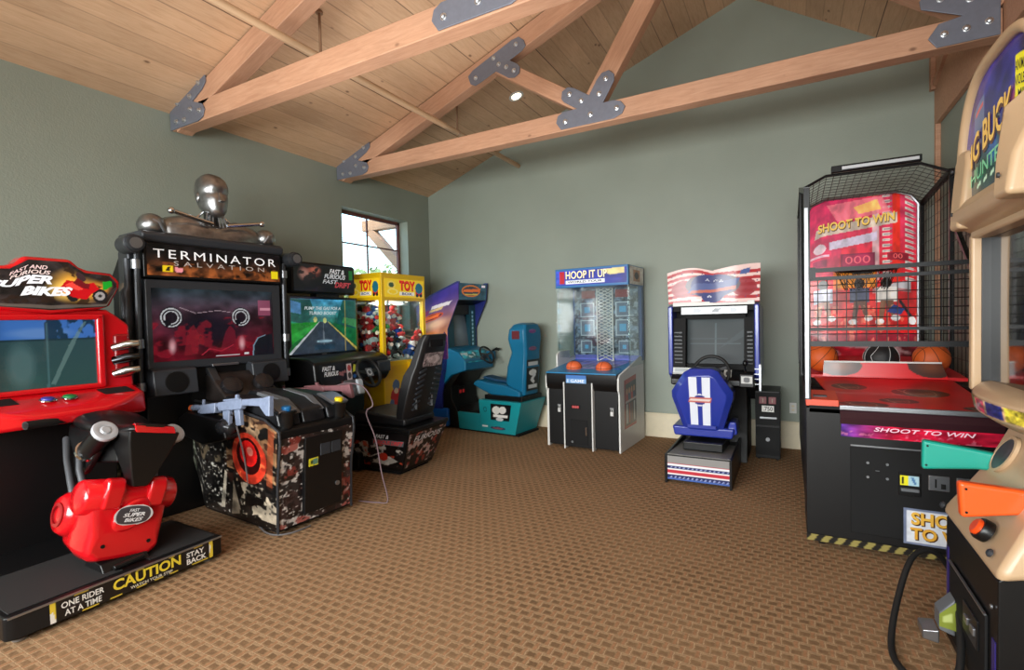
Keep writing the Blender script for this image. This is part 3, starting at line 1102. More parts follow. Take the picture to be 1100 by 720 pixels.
def racer():
    t = thing('racing_arcade_machine', 'royal blue racing game with a stars and stripes topper and white-striped bucket seat', 'arcade machine', (-0.70, 5.60, 0), 0)
    blue = mat('royal_blue_moulding', (40, 56, 150), .28, coat=.3)
    hw = .445
    # monitor cabinet
    pr = [(0.0, 0.90), (0.55, 0.62), (.85, .62), (.85, 1.62), (.10, 1.68), (0.02, 1.66)]
    for sx in (-1, 1):
        x0, x1 = sorted((sx * hw, sx * (hw - .05)))
        MB().prism([(-.02, .93), (.10, .86), (.85, .86), (.85, 1.62), (.10, 1.68), (-.02, 1.66)], 'x', x0, x1).build('side_panel', blue, t, bevel=.014)
    MB().prism([(.20, .90), (.55, .62), (.84, .62), (.84, 1.61), (.21, 1.64), (.21, 1.0)], 'x', -hw + .05, hw - .05).build('monitor_housing', M['blackm'], t)
    MB().box(-hw + .045, hw - .045, .02, .16, 1.60, 1.66).build('header_bar', M['blackm'], t, bevel=.005)
    ha = Art(60, 8, (198, 204, 210)).ell(.25, .5, .06, .35, (150, 156, 166)).ell(.8, .5, .05, .35, (150, 156, 166)).poly([(.47, .2), (.52, .8), (.62, .8), (.57, .2)], (40, 46, 60))
    panel('header_strip', ha, corners((-.31, .015, 1.57), (.33, .015, 1.57), (.33, .015, 1.645), (-.31, .015, 1.645)), M['print'], t, thick=.006)
    # screen: dark picture tube with a faint menu
    sc = Art(70, 56, (30, 38, 42)).grad((34, 42, 46), (56, 64, 66), 'v')
    sc.rect(.49, .12, .51, .9, (76, 90, 94)).rect(.05, .44, .92, .455, (72, 86, 90)).rect(.05, .55, .7, .565, (62, 74, 78)).poly([(.55, .35), (1, .8), (1, .62)], (66, 78, 82), .5)

    def scr(u, v):
        b = .012 * (1 - (2 * u - 1) ** 2) * (1 - (2 * v - 1) ** 2)
        return Vector((-.275 + .58 * u, .125 + .07 * v - b, 1.03 + .49 * v))
    panel('screen', sc, scr, attr_mat('tube_screen', 0.55, 0.55, coat=0.0, base=0.6), t)
    MB().prism([(.04, 1.53), (.11, 1.53), (.03, .98), (-.02, .98)], 'x', -hw + .05, -.27).build('screen_bezel', M['blackm'], t)
    MB().prism([(.04, 1.53), (.11, 1.53), (.03, .98), (-.02, .98)], 'x', .30, hw - .05).build('screen_bezel', M['blackm'], t)
    MB().box(-.28, .31, .10, .19, 1.515, 1.60).build('screen_frame', M['blackm'], t)
    MB().box(-.28, .31, .05, .14, .97, 1.04).build('screen_frame', M['blackm'], t)
    for ga, gb in ((-hw + .065, -.30), (.33, hw - .065)):
        gr = MB()
        for k in range(9):
            gr.box(ga, gb, -.012, .02, 1.05 + .04 * k, 1.065 + .04 * k)
        gr.build('speaker_grille', M['dgrey'], t)
    # dashboard
    MB().prism([(.12, 1.0), (-.06, .97), (-.16, .90), (-.16, .84), (.10, .80), (.3, .80)], 'x', -hw + .05, hw - .05).build('dashboard', M['blackp'], t, bevel=.012)
    pa = Art(24, 20, (214, 218, 216)).rect(0, .46, 1, .52, (120, 126, 130)).rect(.1, .62, .8, .9, (176, 184, 188)).rect(.1, .12, .7, .36, (170, 190, 176))
    panel('instruction_card', pa, corners((-.385, -.115, .90), (-.20, -.115, .90), (-.20, -.07, 1.01), (-.385, -.07, 1.01)), M['print'], t, thick=.004)
    panel('gauge', Art(16, 16, (206, 208, 204)).ell(.5, .5, .3, .3, (60, 60, 64)), corners((.12, -.12, .93), (.19, -.12, .93), (.19, -.09, 1.0), (.12, -.09, 1.0)), M['print'], t, thick=.003)
    MB().tube([(.02, -.02, .93), (.02, -.24, .985)], .035, 12).build('steering_column', M['blackp'], t)
    wc = Vector((.02, -.27, .99))
    wn = Vector((0, -.93, .37)).normalized()
    ax, ay = Vector((1, 0, 0)), Vector((0, .37, .93)).normalized()
    wh = MB().tube([wc + ax * (.165 * math.cos(q)) + ay * (.165 * math.sin(q)) for q in [2 * PI * i / 32 for i in range(32)]], .016, 10, closed=True).build('steering_wheel', M['rubber'], t)
    sp = MB()
    for q in (R(-90), R(20), R(160)):
        sp.bar(wc, wc + ax * (.16 * math.cos(q)) + ay * (.16 * math.sin(q)), .03, .008, wn)
    sp.lathe([(.04, -.01), (.045, .01), (.03, .02)], wc, wn, 16)
    sp.build('spokes', M['dgrey'], wh)
    # shifter
    sh = MB().box(.27, .40, -.20, -.06, .84, .97).build('shifter_housing', M['blackp'], t, bevel=.01)
    MB().tube([(.325, -.14, .96), (.32, -.16, 1.05)], .009, 8).build('shift_lever', M['chrome'], sh)
    MB().ell((.32, -.165, 1.075), (.024, .024, .03)).build('shift_knob', M['blackp'], sh)
    panel('shift_gate', Art(12, 12, (190, 190, 186)).ell(.5, .5, .3, .4, (80, 80, 84)), corners((.285, -.202, .88), (.385, -.202, .88), (.385, -.202, .95), (.285, -.202, .95)), M['print'], sh, thick=.002)
    gp = MB()
    for k in range(4):
        gp.box(.40, .46, -.10, -.06, .86 + .05 * k, .868 + .05 * k)
    gp.box(.44, .458, -.11, -.02, .80, 1.06)
    gp.build('shifter_guard', M['steel'], t)
    # pedestal of the cabinet and link to the seat base
    MB().prism([(.15, 0), (.82, 0), (.82, .88), (.10, .88), (.22, .5)], 'x', -.31, .31).build('cabinet_pedestal', M['black'], t, bevel=.006)
    bx0, bx1 = -.325, .245
    MB().prism([(-.81, .03), (.2, .03), (.2, .21), (-.1, .21), (-.81, .265)], 'x', bx0, bx1).build('seat_platform', M['black'], t, bevel=.005)
    lv = mat('checker_plate_grey', (126, 124, 120), .45, .3, var=.1, vscale=60)
    MB().prism([(-.805, .266), (-.805, .272), (-.05, .222), (-.05, .216)], 'x', bx0 + .02, bx1 - .01).build('tread_plate', lv, t)
    ra = Art(90, 36, (140, 138, 136))
    for v0, v1, c in ((0, .06, (70, 100, 170)), (.06, .20, (30, 38, 92)), (.20, .26, (235, 232, 232)), (.26, .42, (188, 48, 62)), (.42, .48, (236, 232, 232)), (.48, .60, (34, 42, 98)), (.60, .66, (232, 232, 236)), (.66, .70, (176, 48, 60))):
        ra.rect(0, v0, 1, v1 + .01, c)
    for k in range(14):
        u = .04 + k * .07
        ra.poly([(u, .09), (u + .03, .16), (u + .05, .12), (u + .02, .07)], (150, 160, 200)).poly([(u, .50), (u + .03, .57), (u + .05, .53), (u + .02, .49)], (150, 160, 200))
    panel('stripe_panel', ra, corners((bx0 + .02, -.812, .035), (bx1 - .015, -.812, .035), (bx1 - .015, -.812, .255), (bx0 + .02, -.812, .255)), M['print'], t)
    MB().box(bx0 - .004, bx0 + .018, -.82, .2, .0, .27).build('edge_rail', M['blackp'], t, bevel=.003)
    MB().box(bx1 - .014, bx1 + .006, -.82, .2, .0, .262).build('edge_rail', M['blackp'], t, bevel=.003)
    MB().prism([(-.55, .26), (-.55, .34), (-.02, .30), (-.02, .21)], 'x', -.21, .15).build('seat_rail', M['blackp'], t, bevel=.01)
    # bucket seat seen from behind: facetted shell
    cx = -.05
    q = [(-.10, 1.04), (.10, 1.045), (.155, 1.02), (.285, .82), (.285, .76), (.19, .44), (.13, .40), (-.13, .40), (-.18, .43), (-.285, .75), (-.285, .81), (-.165, 1.0)]

    def ring(k, y, sh=0):
        return [Vector((cx + x * k, y + (z - .4) * -.14 + sh, .72 + (z - .72) * (k if k < 1 else 1))) for x, z in q]
    seat = MB().loft([ring(.80, -.43), ring(1.0, -.37), ring(1.0, -.20), ring(.86, -.12)]).build('seat_back', blue, t, bevel=.012)
    MB().loft([[Vector((cx + x, y, z)) for x, z in ((-.27, .36), (.27, .36), (.29, .46), (-.29, .46))] for y in (-.40, .02)] + [[Vector((cx + x, .10, z)) for x, z in ((-.22, .38), (.22, .38), (.22, .44), (-.22, .44))]]).build('seat_cushion', blue, t, bevel=.02)
    MB().loft([[Vector((cx + s, y, z)) for s, z in ((.20, .38), (.31, .40), (.30, .52), (.24, .52))] for y in (-.36, -.1)] + [[Vector((cx + s, .06, z)) for s, z in ((.20, .38), (.29, .40), (.28, .44), (.22, .44))]]).build('seat_bolster', blue, t, bevel=.014)

    def back(u, v):
        z = .45 + .55 * v
        w = (.10 + .02 * v)
        return Vector((cx + (2 * u - 1) * w, -.434 + (.72 + (z - .72) * .8 - .4) * -.175 + .01 + .04 - .04, .72 + (z - .72) * .8))
    st = Art(50, 70, (40, 56, 150)).rect(.08, 0, .40, 1, (222, 226, 236)).rect(.60, 0, .92, 1, (222, 226, 236))
    st.ell(.5, .55, .30, .12, (222, 222, 230)).ell(.5, .55, .26, .10, (46, 54, 130))
    st.poly([(0, .50), (.1, .60), (1.0, .60), (.95, .50)], (190, 96, 84)).poly([(.05, .53), (.12, .575), (.95, .575), (.9, .53)], (222, 206, 200))
    # lay the stripes on the rear face of the shell
    r0 = ring(.80, -.43)
    zt, zb = max(p.z for p in r0), min(p.z for p in r0)

    def back2(u, v):
        zz = .40 + .625 * v
        zr = .72 + (zz - .72) * .8
        return Vector((cx - .01 + (2 * u - 1) * (.105 + .01 * v), -.43 + (zz - .4) * -.14 - .004, zr))
    panel('racing_stripes', st, back2, M['print'], seat)
    MB().bar((cx - .13, -.455, .475), (cx + .13, -.455, .475), .012, .03).build('shell_lip', blue, seat)
    # flag topper
    fa = Art(150, 70, (240, 206, 200))
    for k in range(6):
        v = k / 6 - .02
        m = (fa.v > v + .055 * np.sin(fa.u * 5.5)) & (fa.v < v + .085 + .055 * np.sin(fa.u * 5.5))
        fa.put(m, (176, 22, 34))
    for j in range(4):
        for i in range(9):
            u, v = .05 + i * .115, .20 + j * .2
            fa.ell(u, v + .055 * math.sin(u * 5.5), .008, .016, (64, 60, 110))
    fa.ell(.17, .42, .13, .25, (150, 26, 38), .85).ell(.84, .40, .13, .24, (150, 26, 38), .85)
    fa.ell(.5, .5, .30, .34, (96, 84, 96)).ell(.5, .5, .24, .36, (36, 44, 110)).ell(.5, .2, .12, .2, (34, 44, 112))
    fa.poly([(.22, .30), (.30, .56), (.80, .66), (.74, .36)], (70, 84, 140)).poly([(.24, .28), (.26, .36), (.76, .46), (.75, .36)], (186, 92, 70))
    for u, v in ((.45, .68), (.54, .66), (.47, .18), (.60, .62)):
        fa.poly([(u - .025, v - .02), (u, v + .06), (u + .025, v - .02), (u - .03, v + .03), (u + .03, v + .03)], (236, 238, 244))
    fa.poly([(.79, .74), (.81, .86), (.90, .90), (.89, .76)], (70, 90, 150)).rect(.26, .05, .38, .13, (236, 232, 226))

    def top(u):
        return 2.02 + .045 * math.sin(u * PI * 1.06 * 1.9) * (1 if u < .52 else .2) + (.055 * math.sin((u - .5) / .5 * PI * .62) if u > .5 else 0)

    def ff(u, v):
        return Vector((-.45 + .9 * u + .012 * (v - .5) * (2 * u - 1), .035 + .03 * math.sin(u * 7), 1.685 + (top(u) - 1.685) * v))
    tp = panel('flag_topper', fa, ff, M['print'], t, [('AMERICA', .27, .40, .72, .56, (226, 214, 196), .02, .3, .06)] if False else (), thick=.025)
    MB().box(-.40, .40, .03, .12, 1.655, 1.70).build('topper_base', M['white'], t, bevel=.004)
    return t


racer()


def coin_tower():
    t = thing('coin_box', 'short black coin box with a white price card, beside the flag topped racing game', 'coin box', (-.205, 6.06, 0), 0)
    MB().box(-.118, .118, -.08, .40, .015, .735).build('housing', M['black'], t, bevel=.006)
    MB().box(-.11, .11, -.086, -.08, .37, .72).build('upper_door', M['blackm'], t, bevel=.004)
    MB().box(-.11, .11, -.086, -.08, .05, .35).build('cash_door', M['blackm'], t, bevel=.004)
    for x in (-.045, .045):
        MB().box(x - .035, x + .035, -.092, -.086, .60, .675).build('coin_slot', mat('dull_red_coin_plate', (112, 48, 52), .4), t, bevel=.003)
        MB().box(x - .004, x + .004, -.094, -.091, .615, .66).build('slot', M['chrome'], t)
    panel('price_card', Art(10, 6, (214, 212, 208)), corners((-.055, -.088, .515), (.06, -.088, .515), (.06, -.088, .58), (-.055, -.088, .58)), M['print'], t, [('.750', .12, .15, .9, .85, (40, 40, 44))], thick=.002)
    MB().box(-.075, .085, -.098, -.086, .44, .46).build('pull_bar', M['steel'], t, bevel=.003)
    MB().disc((.0, -.086, .22), (0, -1, 0), .02, .012).build('lock', M['steel'], t)
    for x in (-.09, .09):
        for y in (-.05, .37):
            MB().disc((x, y, 0), (0, 0, 1), .015, .016, 10).build('foot', M['rubber'], t)


coin_tower()

# ================================================================== yellow claw machine with its heap of plush toys


def claw_machine():
    t = thing('claw_machine', 'bright yellow claw machine full of plush toys under the window', 'claw machine', (-4.80, 5.23, 0), 90)
    Y = mat('yellow_laminate', (250, 204, 14), .35, coat=.2)
    hx, y0, y1, H = .435, -.30, .285, 2.20
    # base cabinet, four corner posts, header, roof
    MB().box(-hx, hx, y0, y1, .04, 1.06).build('base_cabinet', Y, t, bevel=.008)
    MB().box(-hx + .02, hx - .02, y0 + .03, y1 - .02, 0, .045).build('plinth', M['blackp'], t)
    for sx in (-1, 1):
        for yy in (y0, y1 - .06):
            xa, xb = sorted((sx * hx, sx * (hx - .06)))
            MB().box(xa, xb, yy, yy + .06, 1.055, 1.86).build('corner_post', Y, t, bevel=.006)
    MB().box(-hx, hx, y0, y1, 1.85, H).build('header', Y, t, bevel=.008)
    MB().box(-hx + .02, hx - .02, y1 - .02, y1 - .005, 1.06, 1.85).build('mirror_back', mat('mirror_back', (120, 132, 136), .12, .85), t)
    MB().box(-hx + .06, hx - .06, y0 + .012, y0 + .018, 1.06, 1.85).build('front_glass', M['glass'], t)
    for sx in (-1, 1):
        MB().box(sx * (hx - .015) - .003, sx * (hx - .015) + .003, y0 + .06, y1 - .06, 1.06, 1.85).build('side_glass', M['glass'], t)
    MB().box(-hx + .03, hx - .03, y0 + .03, y1 - .03, 1.06, 1.075).build('toy_floor', M['white'], t)

    def sign(w):
        a = Art(80, 32, (243, 204, 36))
        a.ell(.20, .30, .13, .16, (246, 224, 120), ring=.7).ell(.17, .66, .10, .22, (238, 210, 90)).ell(.17, .66, .06, .14, (60, 84, 60))
        a.rect(.36, .12, .74, .30, (242, 236, 214)).rect(.78, .10, .96, .40, (200, 40, 36)).ell(.87, .55, .10, .3, (30, 104, 120)).ell(.82, .14, .04, .1, (30, 30, 30)).ell(.92, .14, .04, .1, (30, 30, 30))
        return a
    tx = [('TOY', .365, .36, .765, .90, (176, 20, 16), .05), ('TOY', .355, .40, .755, .94, (222, 46, 30), .035), ('BOX', .42, .14, .68, .28, (30, 60, 130), .02)]
    panel('front_sign', sign(1), corners((-hx + .05, y0 - .002, 1.89), (hx - .03, y0 - .002, 1.89), (hx - .03, y0 - .002, 2.13), (-hx + .05, y0 - .002, 2.13)), M['lit'], t, tx)
    panel('side_sign', sign(1), corners((-hx - .002, y1 - .03, 1.89), (-hx - .002, y0 + .03, 1.89), (-hx - .002, y0 + .03, 2.13), (-hx - .002, y1 - .03, 2.13)), M['lit'], t, tx)
    # printed base: checker band and a plain red toy shape
    def base_art():
        b = Art(100, 100, (242, 192, 22))
        for i in range(18):
            for j in range(4):
                if (i + j) % 2 == 0:
                    b.rect(.02 + i * .054, .16 + j * .045, .02 + (i + 1) * .054, .16 + (j + 1) * .045, (36, 32, 28))
        b.ell(.24, .56, .13, .13, (196, 32, 28)).rect(.17, .36, .31, .54, (206, 38, 32)).ell(.24, .72, .08, .08, (96, 116, 150)).ell(.24, .64, .05, .04, (236, 206, 170))
        b.rect(.18, .30, .22, .40, (220, 220, 226)).rect(.26, .30, .30, .40, (220, 220, 226)).ell(.14, .48, .05, .05, (90, 110, 150)).ell(.34, .48, .05, .05, (90, 110, 150))
        return b
    panel('base_print', base_art(), corners((-hx + .02, y0 - .002, .08), (hx - .02, y0 - .002, .08), (hx - .02, y0 - .002, 1.0), (-hx + .02, y0 - .002, 1.0)), M['print'], t)
    panel('base_print', base_art(), corners((-hx - .002, y1 - .02, .08), (-hx - .002, y0 + .02, .08), (-hx - .002, y0 + .02, 1.0), (-hx - .002, y1 - .02, 1.0)), M['print'], t)
    # joystick shelf, prize door, clear prize chute, claw on its gantry
    c = MB().prism([(y0 + .01, 1.04), (y0 - .10, 1.0), (y0 - .10, .95), (y0 + .01, .93)], 'x', .02, .30).build('control_shelf', Y, t, bevel=.006)
    MB().tube([(.16, y0 - .05, 1.01), (.16, y0 - .05, 1.07)], .007, 8).ell((.16, y0 - .05, 1.085), .02).build('joystick', M['blackp'], c)
    MB().box(.04, .36, y0 - .012, y0, .30, .56).build('prize_door', M['blackp'], t, bevel=.006)
    MB().lathe([(.075, 0), (.075, .42), (.082, .42), (.082, 0)], (-.10, -.02, 1.29), (0, 0, 1), 24).build('prize_tube', mat('pale_blue_tube', (196, 212, 224), .25), t)
    g = MB().box(-hx + .04, hx - .04, -.03, .0, 1.80, 1.83).box(.02, .06, y0 + .05, y1 - .04, 1.815, 1.84).build('gantry', M['steel'], t)
    cl = MB().tube([(.04, -.015, 1.80), (.04, -.015, 1.70)], .004, 6).lathe([(.012, 0), (.035, .02), (.035, .06), (.02, .08)], (.04, -.015, 1.62), (0, 0, 1), 14)
    for k in range(3):
        q = 2 * PI * k / 3
        d = Vector((math.cos(q), math.sin(q), 0))
        p = Vector((.04, -.015, 1.63))
        cl.tube([p + d * .02, p + d * .075 + Vector((0, 0, -.02)), p + d * .08 + Vector((0, 0, -.07)), p + d * .045 + Vector((0, 0, -.11))], .005, 6)
    cl.build('claw', M['chrome'], g)
    MB().box(-.30, .30, -.10, -.06, 1.838, 1.85).build('lamp_tube', mat('cabinet_lamp', (255, 246, 226), .4, emit=2.0), t)
    ld = bpy.data.lights.new('cabinet_lamp', 'AREA')
    ld.shape = 'RECTANGLE'
    ld.size, ld.size_y, ld.energy, ld.color = .6, .06, 9, (1, .96, .88)
    lo_ = bpy.data.objects.new('cabinet_lamp_light', ld)
    COL.objects.link(lo_)
    lo_.parent = t
    lo_.location = (0, -.08, 1.832)
    return t


claw_machine()


def plush(name, kind, c1, c2, label, cat, group):
    m1 = mat('plush_%d_%d_%d' % c1, c1, .9, var=.12, vscale=90, bump=.4, bscale=300)
    m2 = mat('plush_%d_%d_%d' % c2, c2, .9, var=.12, vscale=90, bump=.4, bscale=300)
    b = MB().ell((0, 0, .06), (.055, .048, .062), 12, 8)
    b.slot(0 if kind != 1 else 1).ell((0, -.005, .145), (.05, .046, .046), 12, 8)
    b.slot(1).ell((0, -.045, .135), (.022, .02, .017), 10, 6)
    b.slot(2).ell((-.018, -.047, .158), .006, 8, 5).ell((.018, -.047, .158), .006, 8, 5)
    if kind == 0:
        b.slot(1).ell((-.04, 0, .185), (.018, .01, .018), 10, 6).ell((.04, 0, .185), (.018, .01, .018), 10, 6)
    elif kind == 1:
        b.slot(0).ell((-.022, 0, .215), (.013, .008, .04), 10, 6).ell((.022, 0, .215), (.013, .008, .04), 10, 6)
    else:
        b.slot(1).lathe([(.052, 0), (.05, .012), (.036, .03), (.002, .062)], (0, 0, .168), (.1, 0, 1), 14)
    b.slot(0).tube([(-.045, -.01, .09), (-.08, -.03, .07), (-.09, -.045, .05)], [.018, .02, .022], 8).tube([(.045, -.01, .09), (.08, -.03, .07), (.09, -.045, .05)], [.018, .02, .022], 8)
    b.slot(1).tube([(-.03, -.02, .03), (-.045, -.06, .02), (-.048, -.085, .03)], [.02, .021, .024], 8).tube([(.03, -.02, .03), (.045, -.06, .02), (.048, -.085, .03)], [.02, .021, .024], 8)
    return tag(b.build(name, [m1, m2, M['blackp']]), label, cat, group)


def toy_heap():
    rg = random.Random(4)
    spec = [(0, (206, 34, 36), (238, 222, 206), 'red and cream plush bear among the toys heaped in the yellow claw machine'),
            (1, (236, 236, 232), (206, 60, 60), 'white plush rabbit with a red face among the toys in the claw machine'),
            (2, (196, 28, 40), (30, 64, 150), 'red plush doll in a blue cap among the toys in the claw machine'),
            (2, (40, 86, 170), (226, 226, 222), 'blue plush doll in a white cap among the toys in the claw machine'),
            (0, (96, 66, 44), (206, 170, 130), 'brown plush bear among the toys heaped in the claw machine'),
            (1, (70, 150, 80), (236, 230, 200), 'green plush rabbit with a cream face in the claw machine'),
            (0, (30, 32, 40), (230, 230, 228), 'black and white plush bear among the toys in the claw machine')]
    names = ['plush_bear', 'plush_rabbit', 'plush_doll', 'plush_doll', 'plush_bear', 'plush_rabbit', 'plush_bear']
    protos = [None] * len(spec)
    order = [0, 1, 2, 6, 0, 1, 3, 1, 0, 4, 2, 5]
    spots = []
    # local claw-machine coordinates: x along the front, y depth, z
    for layer in range(4):
        for ix in range(4):
            for iy in range(3):
                lx = -.31 + ix * .205 + rg.uniform(-.02, .02)
                ly = -.19 + iy * .175 + rg.uniform(-.02, .02)
                top = 1.40 + (.34 if lx < -.05 else (.10 if lx > .12 else .0)) + (.10 if iy == 2 else 0)
                z = 1.08 + layer * .17
                if z + .14 > top:
                    continue
                if abs(lx + .10) < .12 and abs(ly + .02) < .12 and z > 1.1:
                    continue
                spots.append((lx, ly, z + rg.uniform(0, .012)))
    for i, (lx, ly, z) in enumerate(spots):
        k = order[i % len(order)]
        if protos[k] is None:
            kd, c1, c2, lb = spec[k]
            o = protos[k] = plush(names[k], kd, c1, c2, lb, 'plush toy', 'plush toys in the claw machine')
        else:
            o = copy_tree(protos[k])
        o.location = (-4.80 - ly, 5.23 + lx, z)
        o.scale = (1.1, 1.1, 1.1)
        o.rotation_euler = (R(rg.uniform(-22, 22)), R(rg.uniform(-22, 22)), R((90 if lx > -.2 else 40) + rg.uniform(-40, 40)))


toy_heap()

# ================================================================== teal boat racing game in the far corner


def boat_game():
    t = thing('boat_racing_arcade_machine', 'teal and purple sit-down boat racing game in the far corner of the room', 'arcade machine', (-4.2, 6.22, 0), 84)
    hw = .33
    teal = mat('teal_laminate', (26, 140, 150), .38)
    tblue = mat('teal_blue_moulding', (14, 104, 142), .38)
    dteal = mat('dark_teal_laminate', (18, 62, 74), .4)
    prof = [(-.18, 2.12), (-.145, 1.85), (-.03, 1.63), (.06, 1.45), (.06, 1.16), (.10, .86), (.20, .5), (.20, .03), (.68, .03), (.68, 1.78), (.42, 1.94), (-.14, 2.125)]
    for sx in (-1, 1):
        x0, x1 = sorted((sx * hw, sx * (hw - .02)))
        MB().prism(prof, 'x', x0, x1).build('side_panel', mat('deep_blue_laminate', (30, 40, 110), .4), t, bevel=.003)
    # printed near side: purple sky to orange water
    a = Art(90, 130, (0, 0, 0)).grad((232, 150, 84), (64, 52, 150), 'v', .25, .92)
    a.noise(.12, 5, 6, 3)
    a.ell(.60, .52, .5, .10, (236, 196, 160), .8, soft=.7).ell(.30, .38, .4, .05, (222, 120, 50), .8, soft=.6)
    a.poly([(.0, .0), (0, .16), (.12, .22), (.2, .17), (.32, .26), (.4, .2), (.52, .30), (.6, .24), (.72, .34), (.8, .28), (.9, .38), (1, .3), (1, 0)], (58, 30, 84))
    a.noise(0, 16, 20, 5, (150, 60, 120), .62, .5, lambda u, v: v < .3)
    a.ell(.36, .645, .38, .055, (206, 84, 40)).ell(.36, .645, .34, .035, (60, 34, 60)).poly([(.06, .63), (.16, .68), (.66, .665), (.6, .62)], (232, 106, 50))
    a.poly([(.38, .78), (.40, .83), (.86, .80), (.82, .75)], (232, 226, 232)).poly([(.34, .74), (.36, .77), (.7, .76), (.66, .72)], (226, 196, 130)).poly([(.10, .72), (.2, .80), (.34, .78), (.3, .71)], (150, 44, 110))

    def side(u, v):
        y = .66 - u * (.66 + .16)
        lo = 1.02
        # front edge follows the cabinet outline, top edge slopes to the back
        zt = 1.78 + (2.10 - 1.78) * max(0, (.68 - y) / .84) ** .8
        z = lo + (zt - lo) * v
        fe = -.165 if z > 1.85 else (-.145 + (1.85 - z) * .52 if z > 1.45 else .065)
        y = .66 - u * (.66 - fe)
        return Vector((-hw - .002, y, z))
    panel('side_print', a, side, M['print'], t)
    MB().box(-hw + .02, hw - .02, .19, .66, .05, 1.80).build('carcass', M['black'], t)
    # marquee, recess, screen
    MB().prism([(-.17, 2.10), (-.14, 1.86), (.1, 1.80), (.45, 1.80), (.40, 1.92)], 'x', -hw + .02, hw - .02).build('marquee_box', M['blackp'], t)
    m = Art(80, 36, (42, 76, 92)).noise(.2, 8, 4, 8)
    m.ell(.42, .54, .34, .36, (196, 110, 44)).ell(.42, .54, .30, .27, (54, 60, 70)).poly([(.10, .46), (.18, .62), (.78, .70), (.72, .50)], (216, 104, 48)).poly([(.2, .30), (.22, .36), (.68, .38), (.66, .30)], (190, 170, 80))
    m.rect(.80, .78, .94, .92, (226, 214, 226))
    panel('marquee_sign', m, corners((-hw + .02, -.146, 1.865), (hw - .02, -.146, 1.865), (hw - .02, -.176, 2.10), (-hw + .02, -.176, 2.10)), M['lit'], t)
    sc = Art(30, 40, (60, 72, 84)).ell(.5, .45, .6, .5, (104, 120, 134), soft=.9)
    panel('screen', sc, lambda u, v: Vector((-.20 + .38 * u, .10 + .06 * v - .015 * (1 - (2 * u - 1) ** 2), 1.19 + .48 * v)), M['dimscreen'], t)
    MB().box(-hw + .02, -.19, .06, .14, 1.15, 1.80).build('screen_surround', dteal, t)
    MB().box(.18, hw - .02, .06, .14, 1.15, 1.80).build('screen_surround', dteal, t)
    MB().box(-hw + .02, hw - .02, .08, .16, 1.66, 1.80).build('screen_hood', M['blackp'], t)
    ls = Art(10, 60, (24, 92, 110))
    for k in range(9):
        ls.ell(.5, .06 + k * .11, .3, .035, (150, 196, 214))
    panel('light_strip', ls, corners((.205, .058, 1.18), (.265, .058, 1.18), (.265, .058, 1.72), (.205, .058, 1.72)), M['print'], t)
    # control deck with wheel and throttle
    MB().prism([(.10, 1.19), (-.12, 1.12), (-.26, .98), (-.25, .86), (.02, .78), (.2, .62), (.2, 1.19)], 'x', -hw, hw).build('control_deck', tblue, t, bevel=.02)
    ca = Art(50, 26, (26, 140, 158)).noise(.4, 8, 5, 5).noise(0, 6, 4, 9, (214, 226, 228), .58, .9, lambda u, v: (u < .5) & (v > .2) & (v < .85)).ell(.3, .3, .05, .1, (30, 40, 44))
    panel('deck_print', ca, corners((-hw + .02, -.265, .97), (hw - .05, -.265, .97), (hw - .05, -.125, 1.125), (-hw + .02, -.125, 1.125)), M['print'], t)
    wc = Vector((.06, -.34, 1.06))
    wn = Vector((0, -.85, .53)).normalized()
    ax, ay = Vector((1, 0, 0)), Vector((0, .53, .85)).normalized()
    w = MB().tube([wc + ax * (.135 * math.cos(q)) + ay * (.135 * math.sin(q)) for q in [2 * PI * i / 28 for i in range(28)]], .014, 8, closed=True).build('steering_wheel', M['rubber'], t)
    s = MB().tube([wc - wn * .13, wc], .03, 10)
    for q in (R(-90), R(15), R(165)):
        s.bar(wc, wc + ax * (.13 * math.cos(q)) + ay * (.13 * math.sin(q)), .028, .008, wn)
    s.build('spokes', M['dgrey'], w)
    th = MB().box(.24, .33, -.30, -.18, .98, 1.10).build('throttle_housing', tblue, t, bevel=.012)
    MB().tube([(.29, -.26, 1.10), (.30, -.34, 1.14), (.30, -.38, 1.12)], [.012, .018, .024], 8).tube([(.26, -.36, 1.13), (.34, -.36, 1.13)], .016, 8).build('throttle_lever', M['blackp'], th)
    # pedestal and sloping underside
    MB().prism([(.30, .03), (-.05, .03), (-.05, .25), (.06, .42), (.06, .62), (-.10, .80), (-.2, .86), (.3, .86)], 'x', -hw + .05, hw - .05).build('pedestal', M['black'], t, bevel=.006)
    MB().prism([(.44, .03), (.10, .03), (.10, .30), (.40, .30)], 'x', -hw - .006, -hw + .06).build('kick_panel', mat('bright_blue_laminate', (18, 84, 160), .35), t, bevel=.03)
    co = MB().box(-.14, .0, .045, .07, .44, .60).build('coin_plate', M['blackp'], t)
    for x in (-.105, -.035):
        MB().box(x - .02, x + .02, .038, .046, .50, .55).build('coin_button', mat('red_button', (160, 30, 30), .3, emit=.3), co, bevel=.004)
    # seat base: stepped boat hull, narrower at the floor
    def hull(y0, y1, zt, wt, wb):
        return MB().hexa([(-wb, y0, .02), (wb, y0, .02), (wb, y1, .02), (-wb, y1, .02), (-wt, y0 - (.14 if y0 < -.9 else 0), zt), (wt, y0 - (.14 if y0 < -.9 else 0), zt), (wt, y1, zt), (-wt, y1, zt)])
    hull(-1.03, -.46, .47, .315, .27).build('seat_base', teal, t, bevel=.008)
    hull(-.46, -.06, .265, .30, .27).build('foot_well', teal, t, bevel=.006)
    MB().box(-.26, .26, -.46, -.06, .262, .275).build('foot_mat', M['blackm'], t)
    MB().prism([(-.06, .265), (-.06, .34), (-.20, .30), (-.30, .268)], 'x', -.24, .24).build('foot_rest', M['black'], t)
    MB().box(-.25, .25, -1.08, -.05, 0.0, .03).build('plinth', M['blackm'], t)
